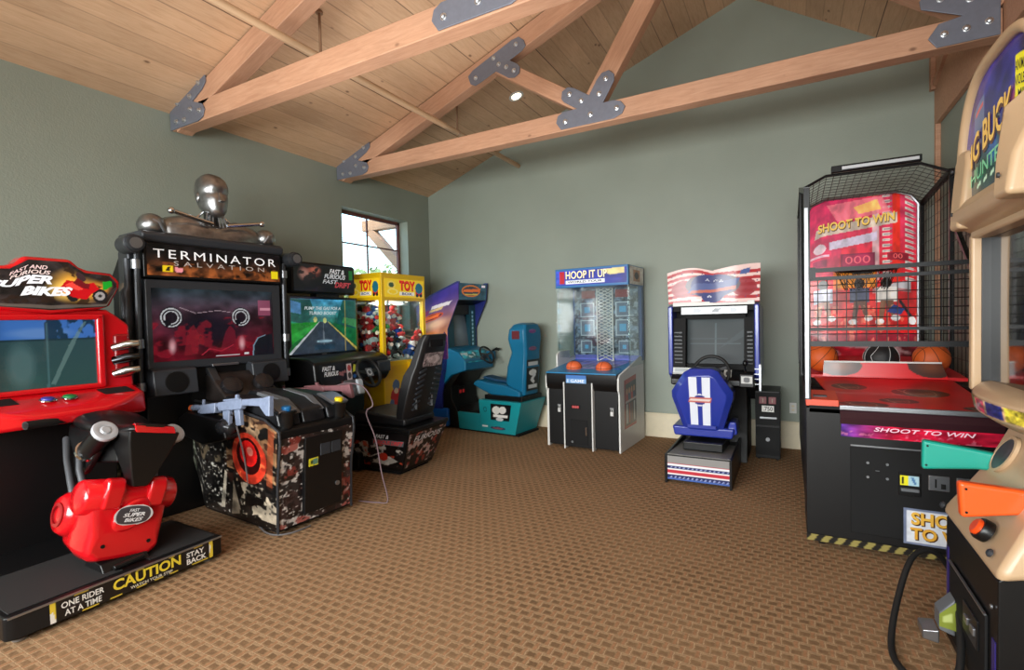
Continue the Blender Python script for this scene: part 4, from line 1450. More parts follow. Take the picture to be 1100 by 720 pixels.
    MB().box(-.25, .25, -1.14, -.52, .468, .535).build('seat_riser', M['blackp'], t, bevel=.006)
    def hs(u, v):
        y = -.48 - u * (.56 + .13 * v)
        z = .03 + .43 * v
        return Vector((-.2715 - (z - .02) * .1 - .002, y, z))
    ha = Art(90, 60, (24, 146, 154))
    ha.ell(.13, .72, .045, .09, (20, 70, 84), ring=.7).rect(.28, .40, .78, .92, (14, 18, 22)).ell(.42, .72, .10, .13, (226, 226, 220)).ell(.58, .74, .09, .12, (230, 228, 222)).rect(.34, .50, .72, .58, (236, 236, 232)).ell(.52, .44, .10, .06, (200, 204, 206))
    ha.ell(.48, .14, .22, .05, (40, 50, 90)).ell(.48, .14, .16, .03, (130, 80, 90)).rect(.02, .14, .18, .20, (232, 236, 236))
    panel('hull_print', ha, hs, M['print'], t)
    # moulded seat: pan, high back, winged headrest
    pan = [(-.30, .66), (-.33, .71), (-.40, .73), (-.62, .69), (-.84, .68), (-1.10, .60), (-1.10, .52), (-.62, .53), (-.40, .61)]
    MB().prism(pan, 'x', -.235, .235).build('seat_pan', tblue, t, bevel=.025, seg=3)
    MB().prism([(-.36, .74), (-.62, .70), (-.80, .69), (-.80, .72), (-.62, .735), (-.40, .77)], 'x', -.10, .10).build('seat_cushion', mat('dark_blue_pad', (10, 62, 96), .6), t, bevel=.01)
    # high back: side outline with rounded width, stickers on its rear face
    rows = [(.54, -.98, -1.13, .17), (.70, -.82, -1.15, .195), (.92, -.85, -1.17, .195), (1.12, -.92, -1.18, .185), (1.20, -.90, -1.185, .20), (1.30, -.88, -1.19, .215), (1.42, -.90, -1.185, .21), (1.49, -.95, -1.17, .175), (1.515, -1.02, -1.13, .12)]
    rings = []
    for z, ya, yb, w in rows:
        c = .045
        rings.append([Vector(p) for p in ((-w + c, ya, z), (w - c, ya, z), (w, ya - c, z), (w, yb + .03, z), (w - .03, yb, z), (-w + .03, yb, z), (-w, yb + .03, z), (-w, ya - c, z))])
    b = MB().loft(rings).build('seat_back', tblue, t, bevel=.012, smooth=50)
    MB().prism([(-.885, 1.24), (-.875, 1.30), (-.90, 1.42), (-.93, 1.42), (-.93, 1.24)], 'x', -.14, .14).build('headrest_pad', M['blackp'], b, bevel=.01)
    for z, c in ((1.40, (120, 70, 130)), (1.17, (120, 80, 110))):
        MB().ell((-.02, -1.184, z), (.10, .006, .03), 14, 6).build('badge', mat('seat_badge_%d' % int(z * 100), c, .4), b)
    MB().box(-.217, -.212, -1.10, -.98, 1.30, 1.41).build('headrest_sticker', mat('red_black_sticker', (96, 30, 40), .4), b)
    sa = Art(24, 50, (14, 18, 22)).rect(.1, .80, .9, .92, (200, 204, 206)).ell(.5, .58, .3, .10, (220, 222, 220)).line([(.3, .5), (.6, .35), (.4, .28)], .06, (214, 216, 216)).rect(.1, .08, .85, .20, (206, 208, 208))
    panel('seat_sticker', sa, corners((.14, -1.150, .60), (-.15, -1.150, .60), (-.16, -1.176, 1.02), (.15, -1.176, 1.02)), M['print'], b)
    return t


boat_game()

# ================================================================== black street racing game with bucket seat


def street_racer():
    t = thing('driving_arcade_machine', 'black driving game with a big green road screen, steering wheel and tall black bucket seat', 'arcade machine', (-4.70, 4.06, 0), 92)
    # flat screen and light box
    MB().box(-.585, .535, .0, .10, 1.195, 1.875).build('screen_bezel', mat('piano_black', (12, 12, 14), .15, coat=.4), t, bevel=.008)
    a = Art(150, 100, (30, 120, 50))
    a.grad((24, 96, 44), (70, 150, 190), 'v', .35, 1.0)
    a.noise(.35, 8, 6, 4)
    a.poly([(0, .62), (0, 1), (.34, 1), (.40, .72), (.24, .55)], (34, 92, 84)).poly([(0, .78), (.22, .72), (.22, .92), (0, 1)], (84, 140, 190))
    a.poly([(1, .30), (1, 1), (.80, 1), (.72, .70), (.70, .55)], (22, 92, 84)).poly([(.78, .55), (1, .45), (1, .62), (.80, .66)], (60, 150, 90))
    a.poly([(0, .30), (0, .55), (.46, .58), (.22, .28)], (30, 150, 40)).poly([(0, .08), (0, .30), (.42, .56), (.48, .57)], (46, 170, 60)).poly([(1, .06), (1, .42), (.62, .56)], (24, 110, 60))
    a.poly([(.05, 0), (.46, .585), (.56, .585), (.98, 0)], (52, 64, 78)).poly([(.04, 0), (.455, .585), (.468, .585), (.085, 0)], (206, 214, 220)).poly([(.99, 0), (.565, .585), (.575, .585), (1.0, .05)], (206, 190, 96))
    a.poly([(.50, .12), (.505, .56), (.515, .56), (.52, .12)], (190, 196, 200), .35)
    a.ell(.51, .74, .22, .2, (150, 196, 214), .55, soft=1).ell(.40, .62, .025, .05, (206, 214, 130)).ell(.53, .60, .025, .05, (206, 214, 130))
    a.rect(.42, .20, .62, .23, (176, 214, 226)).rect(.38, .06, .66, .15, (36, 64, 84)).ell(.52, .21, .14, .05, (150, 190, 210), .6, soft=.5)
    a.poly([(.815, 0), (.822, 1), (.835, 1), (.83, 0)], (206, 176, 90), .7).noise(.12, 20, 14, 8)
    panel('screen', a, corners((-.555, -.003, 1.235), (.505, -.003, 1.235), (.505, -.003, 1.845), (-.555, -.003, 1.845)), M['screen'], t,
          [('PUMP THE GAS FOR A', .26, .80, .76, .86, (226, 240, 244), .02, .25), ('TURBO BOOST', .32, .71, .70, .77, (226, 240, 244), .02, .25)])
    MB().box(-.05, .02, -.004, .0, 1.205, 1.222).build('maker_mark', M['grey'], t)
    mq = MB().box(-.455, .485, -.03, .12, 1.905, 2.255).build('light_box', M['blackp'], t, bevel=.03, seg=3)
    MB().box(-.10, .24, .0, .10, 1.87, 1.91).build('light_box_bracket', M['blackp'], t)
    m = Art(110, 44, (14, 14, 18)).noise(.4, 8, 4, 2)
    m.ell(.26, .72, .20, .34, (150, 70, 60), .9, soft=.7).ell(.16, .62, .12, .32, (196, 150, 140), .8, soft=.6).ell(.33, .80, .11, .16, (206, 120, 100), .8, soft=.5)
    m.noise(0, 10, 6, 7, (30, 26, 30), .55, .9, lambda u, v: u < .45)
    m.rect(.90, .52, .97, .90, (24, 116, 50))
    panel('light_box_sign', m, corners((-.43, -.033, 1.93), (.46, -.033, 1.93), (.46, -.033, 2.23), (-.43, -.033, 2.23)), M['lit'], mq,
          [('FAST &', .56, .70, .82, .90, (226, 230, 234), .03, .3), ('FURIOUS', .47, .51, .84, .69, (214, 220, 226), .03, .3), ('FAST', .44, .32, .70, .47, (206, 212, 218), .02, .3), ('DRIFT', .64, .18, .93, .40, (190, 70, 80), .04, .35)])
    # body below the screen
    MB().prism([(.05, .0), (.05, 1.20), (-.06, 1.20), (-.10, 1.14), (-.10, .55), (-.02, .0)], 'x', -.52, .50).build('cabinet_body', M['black'], t, bevel=.006)
    MB().prism([(-.02, 1.215), (-.34, 1.20), (-.44, 1.15), (-.46, .96), (-.40, .88), (-.02, .80)], 'x', -.56, .58).build('dashboard', M['blackp'], t, bevel=.03, seg=3)

    def dp(u, v):
        return Vector((-.50 + .52 * u, -.445 - .018 * (1 - v), .92 + .22 * v))
    da = Art(80, 36, (16, 16, 20)).noise(.3, 10, 5, 6)
    da.noise(0, 9, 6, 12, (196, 120, 120), .62, .7, lambda u, v: u > .5).rect(.72, .1, .86, .9, (206, 190, 190)).ell(.79, .68, .05, .16, (170, 60, 60)).ell(.79, .32, .05, .16, (70, 60, 60)).poly([(.88, .45), (.92, .85), (1, .8), (.97, .5)], (190, 190, 60)).ell(.93, .25, .05, .1, (40, 90, 150))
    panel('dash_print', da, dp, M['print'], t, [('FAST &', .06, .66, .40, .88, (230, 232, 236), .03, .3), ('FURIOUS', .10, .40, .48, .62, (230, 232, 236), .03, .3)])
    MB().prism([(-.40, 1.13), (-.475, 1.10), (-.48, .98), (-.42, .96)], 'x', .36, .57).build('vent_pod', M['dgrey'], t, bevel=.012)
    # gear lever and its shroud on the left
    s = MB().prism([(-.44, .95), (-.62, .86), (-.62, .78), (-.42, .78)], 'x', -.19, -.03).build('shifter_box', M['grey'], t, bevel=.012)
    MB().prism([(-.585, .96), (-.625, .95), (-.66, .80), (-.62, .80)], 'x', -.15, -.07).build('shift_handle', mat('pale_grey_plastic', (186, 196, 204), .35), s, bevel=.012)
    wc = Vector((.13, -.53, 1.0))
    wn = Vector((0, -.90, .43)).normalized()
    ax, ay = Vector((1, 0, 0)), Vector((0, .43, .90)).normalized()
    w = MB().tube([wc + ax * (.165 * math.cos(q)) + ay * (.165 * math.sin(q)) for q in [2 * PI * i / 32 for i in range(32)]], .019, 10, closed=True).build('steering_wheel', M['rubber'], t)
    sp = MB().tube([wc - wn * .16, wc], .04, 12)
    for q in (R(-90), R(10), R(170)):
        sp.bar(wc, wc + ax * (.16 * math.cos(q)) + ay * (.16 * math.sin(q)), .04, .01, wn)
    sp.build('spokes', M['blackp'], w)
    panel('hub_badge', Art(20, 20, (96, 100, 106)).ell(.5, .5, .35, .35, (190, 194, 198)).ell(.5, .5, .24, .24, (60, 62, 68)), corners(wc + ax * -.05 - ay * .05 + wn * .012, wc + ax * .05 - ay * .05 + wn * .012, wc + ax * .05 + ay * .05 + wn * .012, wc - ax * .05 + ay * .05 + wn * .012), M['print'], w)
    # link to the seat, pedals
    MB().box(-.30, .34, -.75, .0, .02, .20).build('floor_link', M['black'], t, bevel=.01)
    for x in (-.02, .16):
        MB().prism([(-.20, .20), (-.32, .22), (-.24, .40), (-.20, .39)], 'x', x, x + .09).build('pedal', M['steel'], t, bevel=.006)
    # tapered seat base with street art print
    cx = .05

    def R4(y0, y1, w, z, dy=0.0):
        return [Vector((cx - w, y0, z)), Vector((cx + w, y0, z)), Vector((cx + w, y1, z)), Vector((cx - w, y1, z))]
    MB().loft([R4(-1.24, -.60, .255, .03), R4(-1.27, -.60, .265, .10), R4(-1.41, -.58, .335, .46)]).build('seat_base', M['black'], t, bevel=.01)
    MB().loft([R4(-1.42, -.57, .34, .46), R4(-1.42, -.57, .34, .50)]).build('base_rim', M['blackp'], t, bevel=.008)
    MB().box(cx - .24, cx + .24, -1.2, -.62, 0, .03).build('plinth', M['blackm'], t)
    b = Art(110, 60, (14, 13, 15)).noise(.4, 9, 6, 3)
    b.noise(0, 10, 7, 21, (196, 190, 182), .60, .9, lambda u, v: (v < .72)).noise(0, 9, 6, 31, (196, 70, 44), .62, .85, lambda u, v: v < .7).noise(0, 12, 9, 41, (16, 15, 16), .55, .9)
    b.line([(.05, .2), (.2, .35), (.35, .25), (.55, .4), (.75, .28)], .012, (206, 200, 190)).poly([(.40, .10), (.55, .30), (.72, .34), (.9, .2), (.7, .06)], (206, 200, 190), .8).ell(.62, .30, .08, .12, (176, 46, 30))
    b.rect(.42, .66, .96, .80, (110, 112, 116), .9)
    tx = [('FAST &', .48, .84, .70, .95, (230, 232, 236), .02, .3), ('FURIOUS DRIFT', .44, .67, .95, .79, (226, 60, 66), .02, .25)]

    def bs(u, v):
        z = .07 + .37 * v
        k = (z - .03) / .43
        return Vector((cx - .256 - .08 * k - .002, -.60 - (.635 + .16 * k) * u, z))
    panel('base_print', b, bs, M['print'], t, tx)
    c = Art(80, 60, (14, 13, 15)).noise(.3, 9, 6, 5).noise(0, 8, 6, 25, (206, 176, 170), .54, .9).noise(0, 10, 8, 35, (170, 60, 50), .62, .8).noise(0, 12, 8, 45, (16, 15, 16), .58, .9)

    def br(u, v):
        z = .07 + .37 * v
        k = (z - .03) / .43
        return Vector((cx + (2 * u - 1) * -(.245 + .08 * k) * -1, -1.243 - .165 * k - .002, z))
    panel('base_print', c, br, M['print'], t, [('FURIOUS', .14, .74, .9, .9, (214, 214, 218), .02, .25)])
    # bucket seat: cushion, tall ribbed shell leaning back
    MB().prism([(-.60, .58), (-.64, .63), (-.9, .62), (-1.30, .58), (-1.30, .50), (-.62, .50)], 'x', cx - .26, cx + .26).build('seat_cushion', mat('black_vinyl', (22, 22, 24), .45), t, bevel=.03, seg=3)
    vinyl = MATS['black_vinyl']
    rows = [(.50, .25, .10), (.62, .275, .12), (.85, .27, .15), (1.02, .255, .15), (1.12, .225, .12), (1.24, .21, .11), (1.36, .20, .10), (1.43, .17, .08)]
    rings = []
    for z, w, d in rows:
        yr = -1.27 - (z - .5) * .30
        x = cx + .01
        rings.append([Vector(p) for p in ((x - w, yr + d, z), (x - w * .72, yr + d * .55, z), (x + w * .72, yr + d * .55, z), (x + w, yr + d, z), (x + w, yr + .03, z), (x + w * .82, yr, z), (x - w * .82, yr, z), (x - w, yr + .03, z))])
    sb = MB().loft(rings).build('seat_back', vinyl, t, bevel=.012, smooth=45)
    for sx in (-1, 1):
        for k in range(8):
            z = .66 + k * .055
            yr = -1.27 - (z - .5) * .30
            MB().bar((cx + .01 + sx * .19, yr - .008, z), (cx + .01 + sx * .08, yr - .008, z + .03), .02, .026, (0, 1, 0)).build('shell_rib', M['dgrey'], sb, bevel=.006)
    MB().box(cx - .115, cx + .125, -1.27 - .83 * .30 - .014, -1.27 - .80 * .30 + .01, 1.30, 1.385).build('head_slot', M['blackm'], sb, bevel=.012)
    lg = Art(40, 20, (186, 170, 172)).noise(.3, 6, 4, 2).noise(0, 8, 5, 4, (80, 60, 64), .6, .8).ell(.55, .5, .3, .3, (226, 210, 210), .7)

    def lf(u, v):
        z = 1.10 + .14 * v
        return Vector((cx + .01 + (2 * u - 1) * .165, -1.27 - (z - .5) * .30 - .004, z))
    panel('seat_logo', lg, lf, M['print'], sb)
    for sx in (-.13, .14):
        MB().box(cx + sx - .008, cx + sx + .008, -1.27 - .24 * .3 - .012, -1.27 - .14 * .3, .66, .80).build('belt_slot', M['steel'], sb, bevel=.003)
    return t


street_racer()

# ================================================================== two-player light-gun cabinet with bust on top


def gun_screen():
    t = thing('shooting_arcade_machine', 'black two-gun shooting game with a wide red-lit screen and a silver bust on top', 'arcade machine', (-4.40, 2.66, 0), 86)
    gun = mat('gunmetal_plastic', (58, 60, 64), .35, .5, var=.15, vscale=14)
    # cabinet behind the screen, running down to the floor
    MB().prism([(.06, .0), (.62, .0), (.62, 2.02), (.40, 2.24), (.06, 2.24)], 'x', -.56, .56).build('cabinet_body', M['black'], t, bevel=.01)
    MB().box(-.575, .565, -.03, .08, 1.215, 1.945).build('screen_bezel', M['dgrey'], t, bevel=.012)
    a = Art(170, 100, (22, 18, 30)).grad((96, 14, 30), (44, 58, 66), 'v', .1, 1.0)
    a.noise(.45, 6, 5, 3)
    a.ell(.42, .42, .36, .34, (18, 20, 34), .8, soft=.6)
    a.noise(0, 10, 8, 9, (150, 26, 44), .60, .7, lambda u, v: v < .6)
    a.poly([(.22, .06), (.25, .40), (.30, .50), (.34, .36), (.33, .08)], (140, 30, 44), .7).ell(.34, .32, .05, .05, (150, 34, 44), .7, soft=.5).ell(.36, .25, .03, .07, (150, 34, 44), .6, soft=.5)
    a.poly([(.50, .06), (.56, .38), (.60, .48), (.64, .40), (.66, .06)], (130, 24, 44), .7).line([(.36, .06), (.42, .14), (.52, .10), (.62, .18)], .006, (170, 40, 60))
    a.line([(.20, .74), (.32, .66), (.50, .70), (.66, .66), (.72, .68)], .004, (170, 150, 160))
    for cu, cv in ((.135, .60), (.70, .60)):
        a.ell(cu, cv, .085, .15, (20, 20, 28), .7).ell(cu, cv, .078, .132, (206, 210, 214), ring=.88).ell(cu, cv, .055, .095, (206, 210, 214), ring=.84).poly([(cu - .06, cv - .06), (cu - .02, cv), (cu, cv - .11), (cu - .04, cv - .12)], (20, 20, 28))
        a.ell(cu, cv - .40, .035, .13, (240, 226, 230), soft=.8).ell(cu, cv - .38, .055, .16, (206, 100, 110), .5, soft=.9)
    a.rect(.86, .62, .98, .86, (176, 90, 120), .75).rect(.88, .70, .98, .74, (220, 150, 170)).poly([(.80, .0), (.81, .18), (.85, .28), (1, .34), (1, 0)], (24, 28, 36)).line([(.80, .0), (.81, .16), (.85, .27), (.92, .31)], .006, (120, 150, 170))
    a.rect(.47, .025, .68, .04, (226, 228, 232)).rect(.72, .025, .76, .06, (226, 228, 232))
    panel('screen', a, corners((-.535, -.033, 1.285), (.475, -.033, 1.285), (.475, -.033, 1.875), (-.535, -.033, 1.875)), M['screen'], t)
    # speakers under the screen
    for x0, x1 in ((-.575, -.25), (.22, .565)):
        s = MB().prism([(-.02, 1.24), (-.10, 1.22), (-.13, 1.02), (.08, 1.0), (.08, 1.24)], 'x', x0, x1).build('speaker', M['dgrey'], t, bevel=.012)
        MB().lathe([(.085, 0), (.085, .006), (.075, .008), (.03, .002), (.0, .006)], ((x0 + x1) / 2, -.117, 1.12), (0, -.99, .12), 24).build('cone', M['blackp'], s)
    MB().box(-.25, .22, .0, .10, .80, 1.22).build('centre_panel', M['black'], t)
    MB().box(-.10, .13, -.05, -.02, 1.215, 1.235).build('aim_sensor', M['steel'], t, bevel=.004)
    # marquee and the ridge above it
    mq = MB().box(-.585, .575, -.05, .12, 1.955, 2.245).build('marquee_box', M['blackp'], t, bevel=.008)
    m = Art(150, 36, (24, 16, 12)).grad((96, 52, 26), (16, 14, 16), 'v', .0, .75)
    m.noise(.6, 14, 5, 4).noise(0, 18, 4, 6, (176, 96, 44), .58, .5, lambda u, v: v < .45)
    m.rect(.10, .12, .165, .34, (226, 196, 30)).poly([(.115, .15), (.13, .3), (.15, .3), (.14, .15)], (40, 36, 20)).poly([(.175, .15), (.18, .30), (.235, .26), (.225, .12)], (226, 140, 150)).rect(.925, .10, .985, .38, (226, 206, 24))
    m.rect(.18, .06, .9, .075, (160, 120, 90), .6)
    panel('marquee_sign', m, corners((-.562, -.053, 1.975), (.552, -.053, 1.975), (.552, -.053, 2.225), (-.562, -.053, 2.225)), M['lit'], mq,
          [('TERMINATOR', .04, .56, .965, .84, (238, 240, 242), .0, 0, 0, 1.3), ('SALVATION', .17, .34, .86, .49, (170, 160, 154), .0, 0, 0, 1.7)])
    MB().prism([(-.07, 2.235), (-.085, 2.30), (-.04, 2.325), (.36, 2.325), (.40, 2.235)], 'x', -.60, .59).build('top_ridge', M['dgrey'], t, bevel=.02)
    # machine parts on both flanks: pipes, canister, slatted shield
    for sx in (-1, 1):
        x0 = sx * .63
        MB().tube([(sx * .62, .0, 1.02), (sx * .615, -.02, 2.16)], .022, 10).build('flank_pipe', gun, t)
        fl = MB().tube([(sx * .66, .05, 1.05), (sx * .66, .05, 1.30), (sx * .67, .05, 1.34), (sx * .67, .05, 1.84), (sx * .655, .05, 1.88), (sx * .655, .05, 2.10)], [.028, .028, .045, .045, .028, .028], 12)
        fl.build('piston', gun, t)
        c = MB().lathe([(.05, -.10), (.07, -.09), (.07, .06), (.06, .065), (.06, .10), (.045, .105)], (sx * .67, -.06, 2.20), (0, -1, 0), 18).build('canister', gun, t, smooth=40)
        MB().disc((sx * .67, -.165, 2.20), (0, -1, 0), .042, .004, 18).build('canister_cap', M['steel'], c)
        xa, xb = sorted((sx * .565, sx * .645))
        MB().box(xa, xb, .07, .26, 1.0, 2.18).build('flank_shield', gun, t, bevel=.02)
        g = Art(26, 60, (66, 52, 42)).noise(.5, 6, 12, 5).ell(.5, .5, .40, .2, (30, 26, 24), ring=.8).ell(.5, .5, .24, .12, (150, 120, 90), ring=.75)
        panel('shield_print', g, corners((sx * .647, .25, 1.25), (sx * .647, .08, 1.25), (sx * .647, .08, 1.92), (sx * .647, .25, 1.92)), M['print'], t)
        for z in (1.06, 1.40, 2.02):
            MB().lathe([(.034, 0), (.034, .07)], (sx * .62, -.01, z), (0, .02, 1), 12).build('collar', M['steel'], t)
    # bust: a plain silver sculpture with smooth featureless head
    met = mat('worn_silver', (150, 150, 150), .3, .95, var=.3, vscale=16)
    rows = [(2.515, .035, -.055, .05), (2.53, .058, -.085, .075), (2.56, .082, -.10, .12), (2.60, .098, -.102, .165), (2.645, .108, -.103, .19), (2.685, .114, -.100, .20), (2.70, .116, -.088, .203), (2.725, .12, -.092, .207), (2.75, .122, -.103, .21), (2.79, .12, -.098, .208), (2.835, .108, -.072, .19), (2.87, .08, -.03, .155), (2.892, .045, .02, .11), (2.898, .01, .06, .075)]
    rings = []
    for z, w, ya, yb in rows:
        yc, yr = (ya + yb) / 2, (yb - ya) / 2
        rings.append([Vector((w * math.copysign(abs(math.cos(q)) ** .85, math.cos(q)), yc + yr * math.sin(q), z)) for q in [2 * PI * i / 28 for i in range(28)]])
    h_ = MB().loft(rings).build('bust_head', met, t, smooth=60)
    MB().loft([[Vector(p) for p in ((-.014, -.09, 2.72), (.014, -.09, 2.72), (.012, -.06, 2.72), (-.012, -.06, 2.72))], [Vector(p) for p in ((-.022, -.135, 2.635), (.022, -.135, 2.635), (.024, -.08, 2.63), (-.024, -.08, 2.63))]]).build('nose_ridge', met, h_, bevel=.008)
    for sx in (-1, 1):
        MB().ell((sx * .115, .06, 2.68), (.016, .03, .045), 12, 8).build('ear_disc', met, h_)
    MB().lathe([(.085, 0), (.066, .05), (.06, .10), (.062, .20)], (0, .08, 2.40), (0, -.08, 1), 18).build('bust_neck', mat('dark_silver', (84, 84, 86), .35, .9), t, smooth=60)
    for sx in (-1, 1):
        for k in range(3):
            MB().tube([(sx * (.02 + .022 * k), .0, 2.56), (sx * (.03 + .03 * k), -.01, 2.43)], .007, 8).build('neck_cord', M['steel'], t)
    rr = []
    for x, zt, r in ((-.43, 2.43, .08), (-.36, 2.475, .12), (-.22, 2.515, .15), (-.10, 2.49, .16), (-.03, 2.46, .15), (.03, 2.46, .15), (.10, 2.49, .16), (.22, 2.515, .15), (.36, 2.475, .12), (.43, 2.43, .08)):
        rr.append([Vector((x, .10 + r * math.cos(q), 2.315 + (zt - 2.315) * max(0.0, math.sin(q)) ** .7)) for q in [PI * i / 14 for i in range(15)]])
    MB().loft(rr).build('bust_chest', met, t, smooth=60)
    for sx in (-1, 1):
        MB().tube([(sx * .06, -.07, 2.44), (sx * .37, -.07, 2.50)], .017, 10).ell((sx * .38, -.07, 2.502), .028, 12, 8).build('collar_rod', M['chrome'], t)
        MB().tube([(sx * .07, .06, 2.56), (sx * .17, .04, 2.46)], .011, 8).build('neck_strut', M['chrome'], t)
        MB().ell((sx * .475, .06, 2.385), (.10, .11, .095), 16, 10).build('shoulder_cap', met, t)
        MB().tube([(sx * .42, -.03, 2.335), (sx * .46, -.045, 2.40), (sx * .50, -.03, 2.42)], .012, 8).build('shoulder_rod', M['steel'], t)
        rb = MB()
        for k in range(4):
            rb.tube([(sx * .05, -.015, 2.335 + .02 * k), (sx * .2, -.02, 2.345 + .022 * k), (sx * .34, .02, 2.335 + .02 * k)], .008, 6)
        rb.build('chest_rods', met, t)
    # pedestal in front of the screen (same cabinet): faceted body with printed sides
    pw = .33
    T2 = Matrix.Translation((.10, .0, 0))
    pr = [(-1.13, .03), (-.10, .03), (-.03, .25), (.06, .42), (.20, .48), (.52, .54), (.52, .84), (.20, .86), (.02, .93), (-.5, .92), (-1.02, .86), (-1.20, .78), (-1.20, .70), (-1.15, .40)]
    MB().prism(pr, 'x', -pw, pw).xform(T2).build('pedestal', M['black'], t, bevel=.012)
    a = Art(300, 200, (26, 24, 23)).noise(.5, 8, 6, 3)
    lf = lambda u, v: u < .62
    a.noise(0, 6, 5, 7, (104, 112, 94), .34, .9, lambda u, v: u < .30)
    a.noise(0, 14, 10, 5, (112, 98, 76), .52, .8, lambda u, v: (v > .45) & (u > .25) & (u < .6))
    a.noise(0, 46, 40, 12, (206, 202, 190), .68, .95, lambda u, v: (u < .62) & (v < .62) & (u > .22)).noise(0, 30, 26, 22, (10, 10, 10), .58, .95, lambda u, v: u > .2).noise(0, 60, 50, 23, (160, 152, 136), .72, .9, lambda u, v: (u > .25) & (v < .7))
    a.noise(0, 8, 7, 51, (156, 116, 80), .42, .8, lambda u, v: (u > .60) & (v > .45)).noise(0, 22, 18, 52, (46, 26, 20), .56, .85, lambda u, v: (u > .58) & (v > .3)).noise(0, 16, 12, 53, (206, 170, 130), .66, .7, lambda u, v: (u > .6) & (v > .35))
    a.ell(.80, .60, .17, .28, (52, 18, 14), .9, soft=.4).ell(.795, .60, .14, .235, (206, 56, 36), .9, ring=.5).noise(0, 18, 14, 54, (240, 120, 70), .62, .8, lambda u, v: np.hypot((u - .795) / .14, (v - .6) / .235) < 1).ell(.795, .62, .10, .17, (40, 8, 8)).ell(.795, .645, .072, .12, (222, 28, 26)).ell(.81, .67, .026, .042, (250, 140, 120))
    a.poly([(.95, .95), (.93, .4), (.97, .4), (.985, .95)], (180, 84, 50), .6)
    a.poly([(.53, .05), (.58, .42), (.60, .40), (.57, .06)], (206, 196, 176), .8).poly([(.63, .02), (.655, .34), (.72, .05)], (150, 136, 116), .8)
    a.noise(0, 15, 9, 55, (186, 172, 150), .50, .85, lambda u, v: (u > .72) & (v < .36) & (v > .06)).noise(0, 24, 16, 56, (16, 14, 13), .52, .9, lambda u, v: (u > .7) & (v < .38))
    a.noise(.25, 16, 12, 33)

    def outline(y):
        pts_lo = [(-1.2, .05), (-.10, .05), (-.03, .25), (.06, .42), (.20, .49), (.52, .55)]
        pts_hi = [(-1.2, .76), (-1.02, .845), (-.5, .905), (.02, .915), (.20, .85), (.52, .83)]

        def itp(ps):
            for (a0, b0), (a1, b1) in zip(ps[:-1], ps[1:]):
                if a0 <= y <= a1:
                    return b0 + (b1 - b0) * (y - a0) / (a1 - a0)
            return ps[-1][1] if y > ps[-1][0] else ps[0][1]
        return itp(pts_lo), itp(pts_hi)

    def sp_(u, v, sx=-1):
        y0 = .50 - u * (.50 + 1.12)
        lo, hi = outline(y0)
        y = y0
        z = lo + (hi - lo) * v
        if u > .9:
            k = (u - .9) / .1
            y -= k * .05 * min(1, max(0, (z - .05) / .7))
        return Vector((.10 + sx * (pw + .002), y, z))
    panel('pedestal_print', a, sp_, M['print'], t)
    panel('pedestal_print', a, lambda u, v: sp_(u, v, 1), M['print'], t)
    # front face print + coin door
    f = Art(120, 180, (40, 30, 30)).noise(.5, 5, 8, 4).noise(0, 5, 7, 14, (206, 200, 194), .48, .9).noise(0, 6, 8, 24, (150, 52, 44), .60, .7).noise(0, 7, 9, 34, (20, 18, 20), .56, .9).noise(0, 22, 30, 36, (226, 222, 216), .66, .8).noise(0, 26, 30, 37, (30, 16, 16), .62, .85)

    def fr(u, v):
        z = .05 + .68 * v
        k = (z - .03)
        y = -1.13 - (.054 * k if z < .40 else .02 + .167 * (z - .40)) - .004
        return Vector((.10 + (2 * u - 1) * (pw - .01), y, z))
    panel('front_print', f, fr, M['print'], t)
    d = MB().prism([(-1.13, .11), (-1.172, .11), (-1.215, .70), (-1.15, .70)], 'x', -.03, .31).build('coin_door', M['blackp'], t, bevel=.006)
    ba = Art(16, 12, (206, 196, 40)).rect(.45, .1, .95, .9, (90, 130, 110)).ell(.3, .5, .12, .3, (60, 80, 40))
    panel('bill_slot', ba, corners((.0, -1.202, .475), (.08, -1.202, .475), (.08, -1.206, .535), (.0, -1.206, .535)), M['print'], d, thick=.004)
    MB().box(.10, .19, -1.212, -1.19, .54, .63).build('coin_slot', M['dgrey'], d, bevel=.004)
    MB().box(.20, .29, -1.212, -1.19, .54, .63).build('coin_slot', M['dgrey'], d, bevel=.004)
    MB().disc((.26, -1.185, .28), (0, -1, 0), .018, .012).build('lock', M['steel'], d)
    for sx in (-1, 1):
        MB().tube([(.10 + sx * pw, -1.14, .03), (.10 + sx * pw, -1.155, .40), (.10 + sx * pw, -1.205, .70), (.10 + sx * pw, -1.20, .78), (.10 + sx * pw, -1.02, .86), (.10 + sx * pw, -.5, .925), (.10 + sx * pw, .0, .935)], .010, 8).build('edge_piping', gun, t)
    # armoured top: humps, ribs, two start buttons on cups
    hp = MB()
    for x0, x1, zz in ((-.20, -.02, .99), (.0, .20, 1.02), (.22, .40, .99)):
        hp.prism([(-1.16, .80), (-1.13, .90), (-.95, .98), (-.66, zz), (-.42, zz), (-.28, .90), (-.5, .85)], 'x', x0, x1)
    hp.build('armour_top', mat('worn_armour', (34, 35, 38), .35, .4, var=.5, vscale=12), t, bevel=.02, seg=3)
    MB().prism([(-.36, .90), (.10, .92), (.12, 1.10), (-.04, 1.16), (-.30, .98)], 'x', -.14, .34).build('armour_hood', mat('dark_bronze', (46, 40, 38), .4, .4, var=.5, vscale=10), t, bevel=.02)
    for x in (-.12, .31):
        st = MB().prism([(-1.14, .885), (-.98, .985), (-.66, 1.025), (-.64, 1.0), (-.96, .94)], 'x', x + .05 if x < 0 else x - .16, x + .12 if x < 0 else x - .10).build('armour_strap', M['grey'], t, bevel=.008)
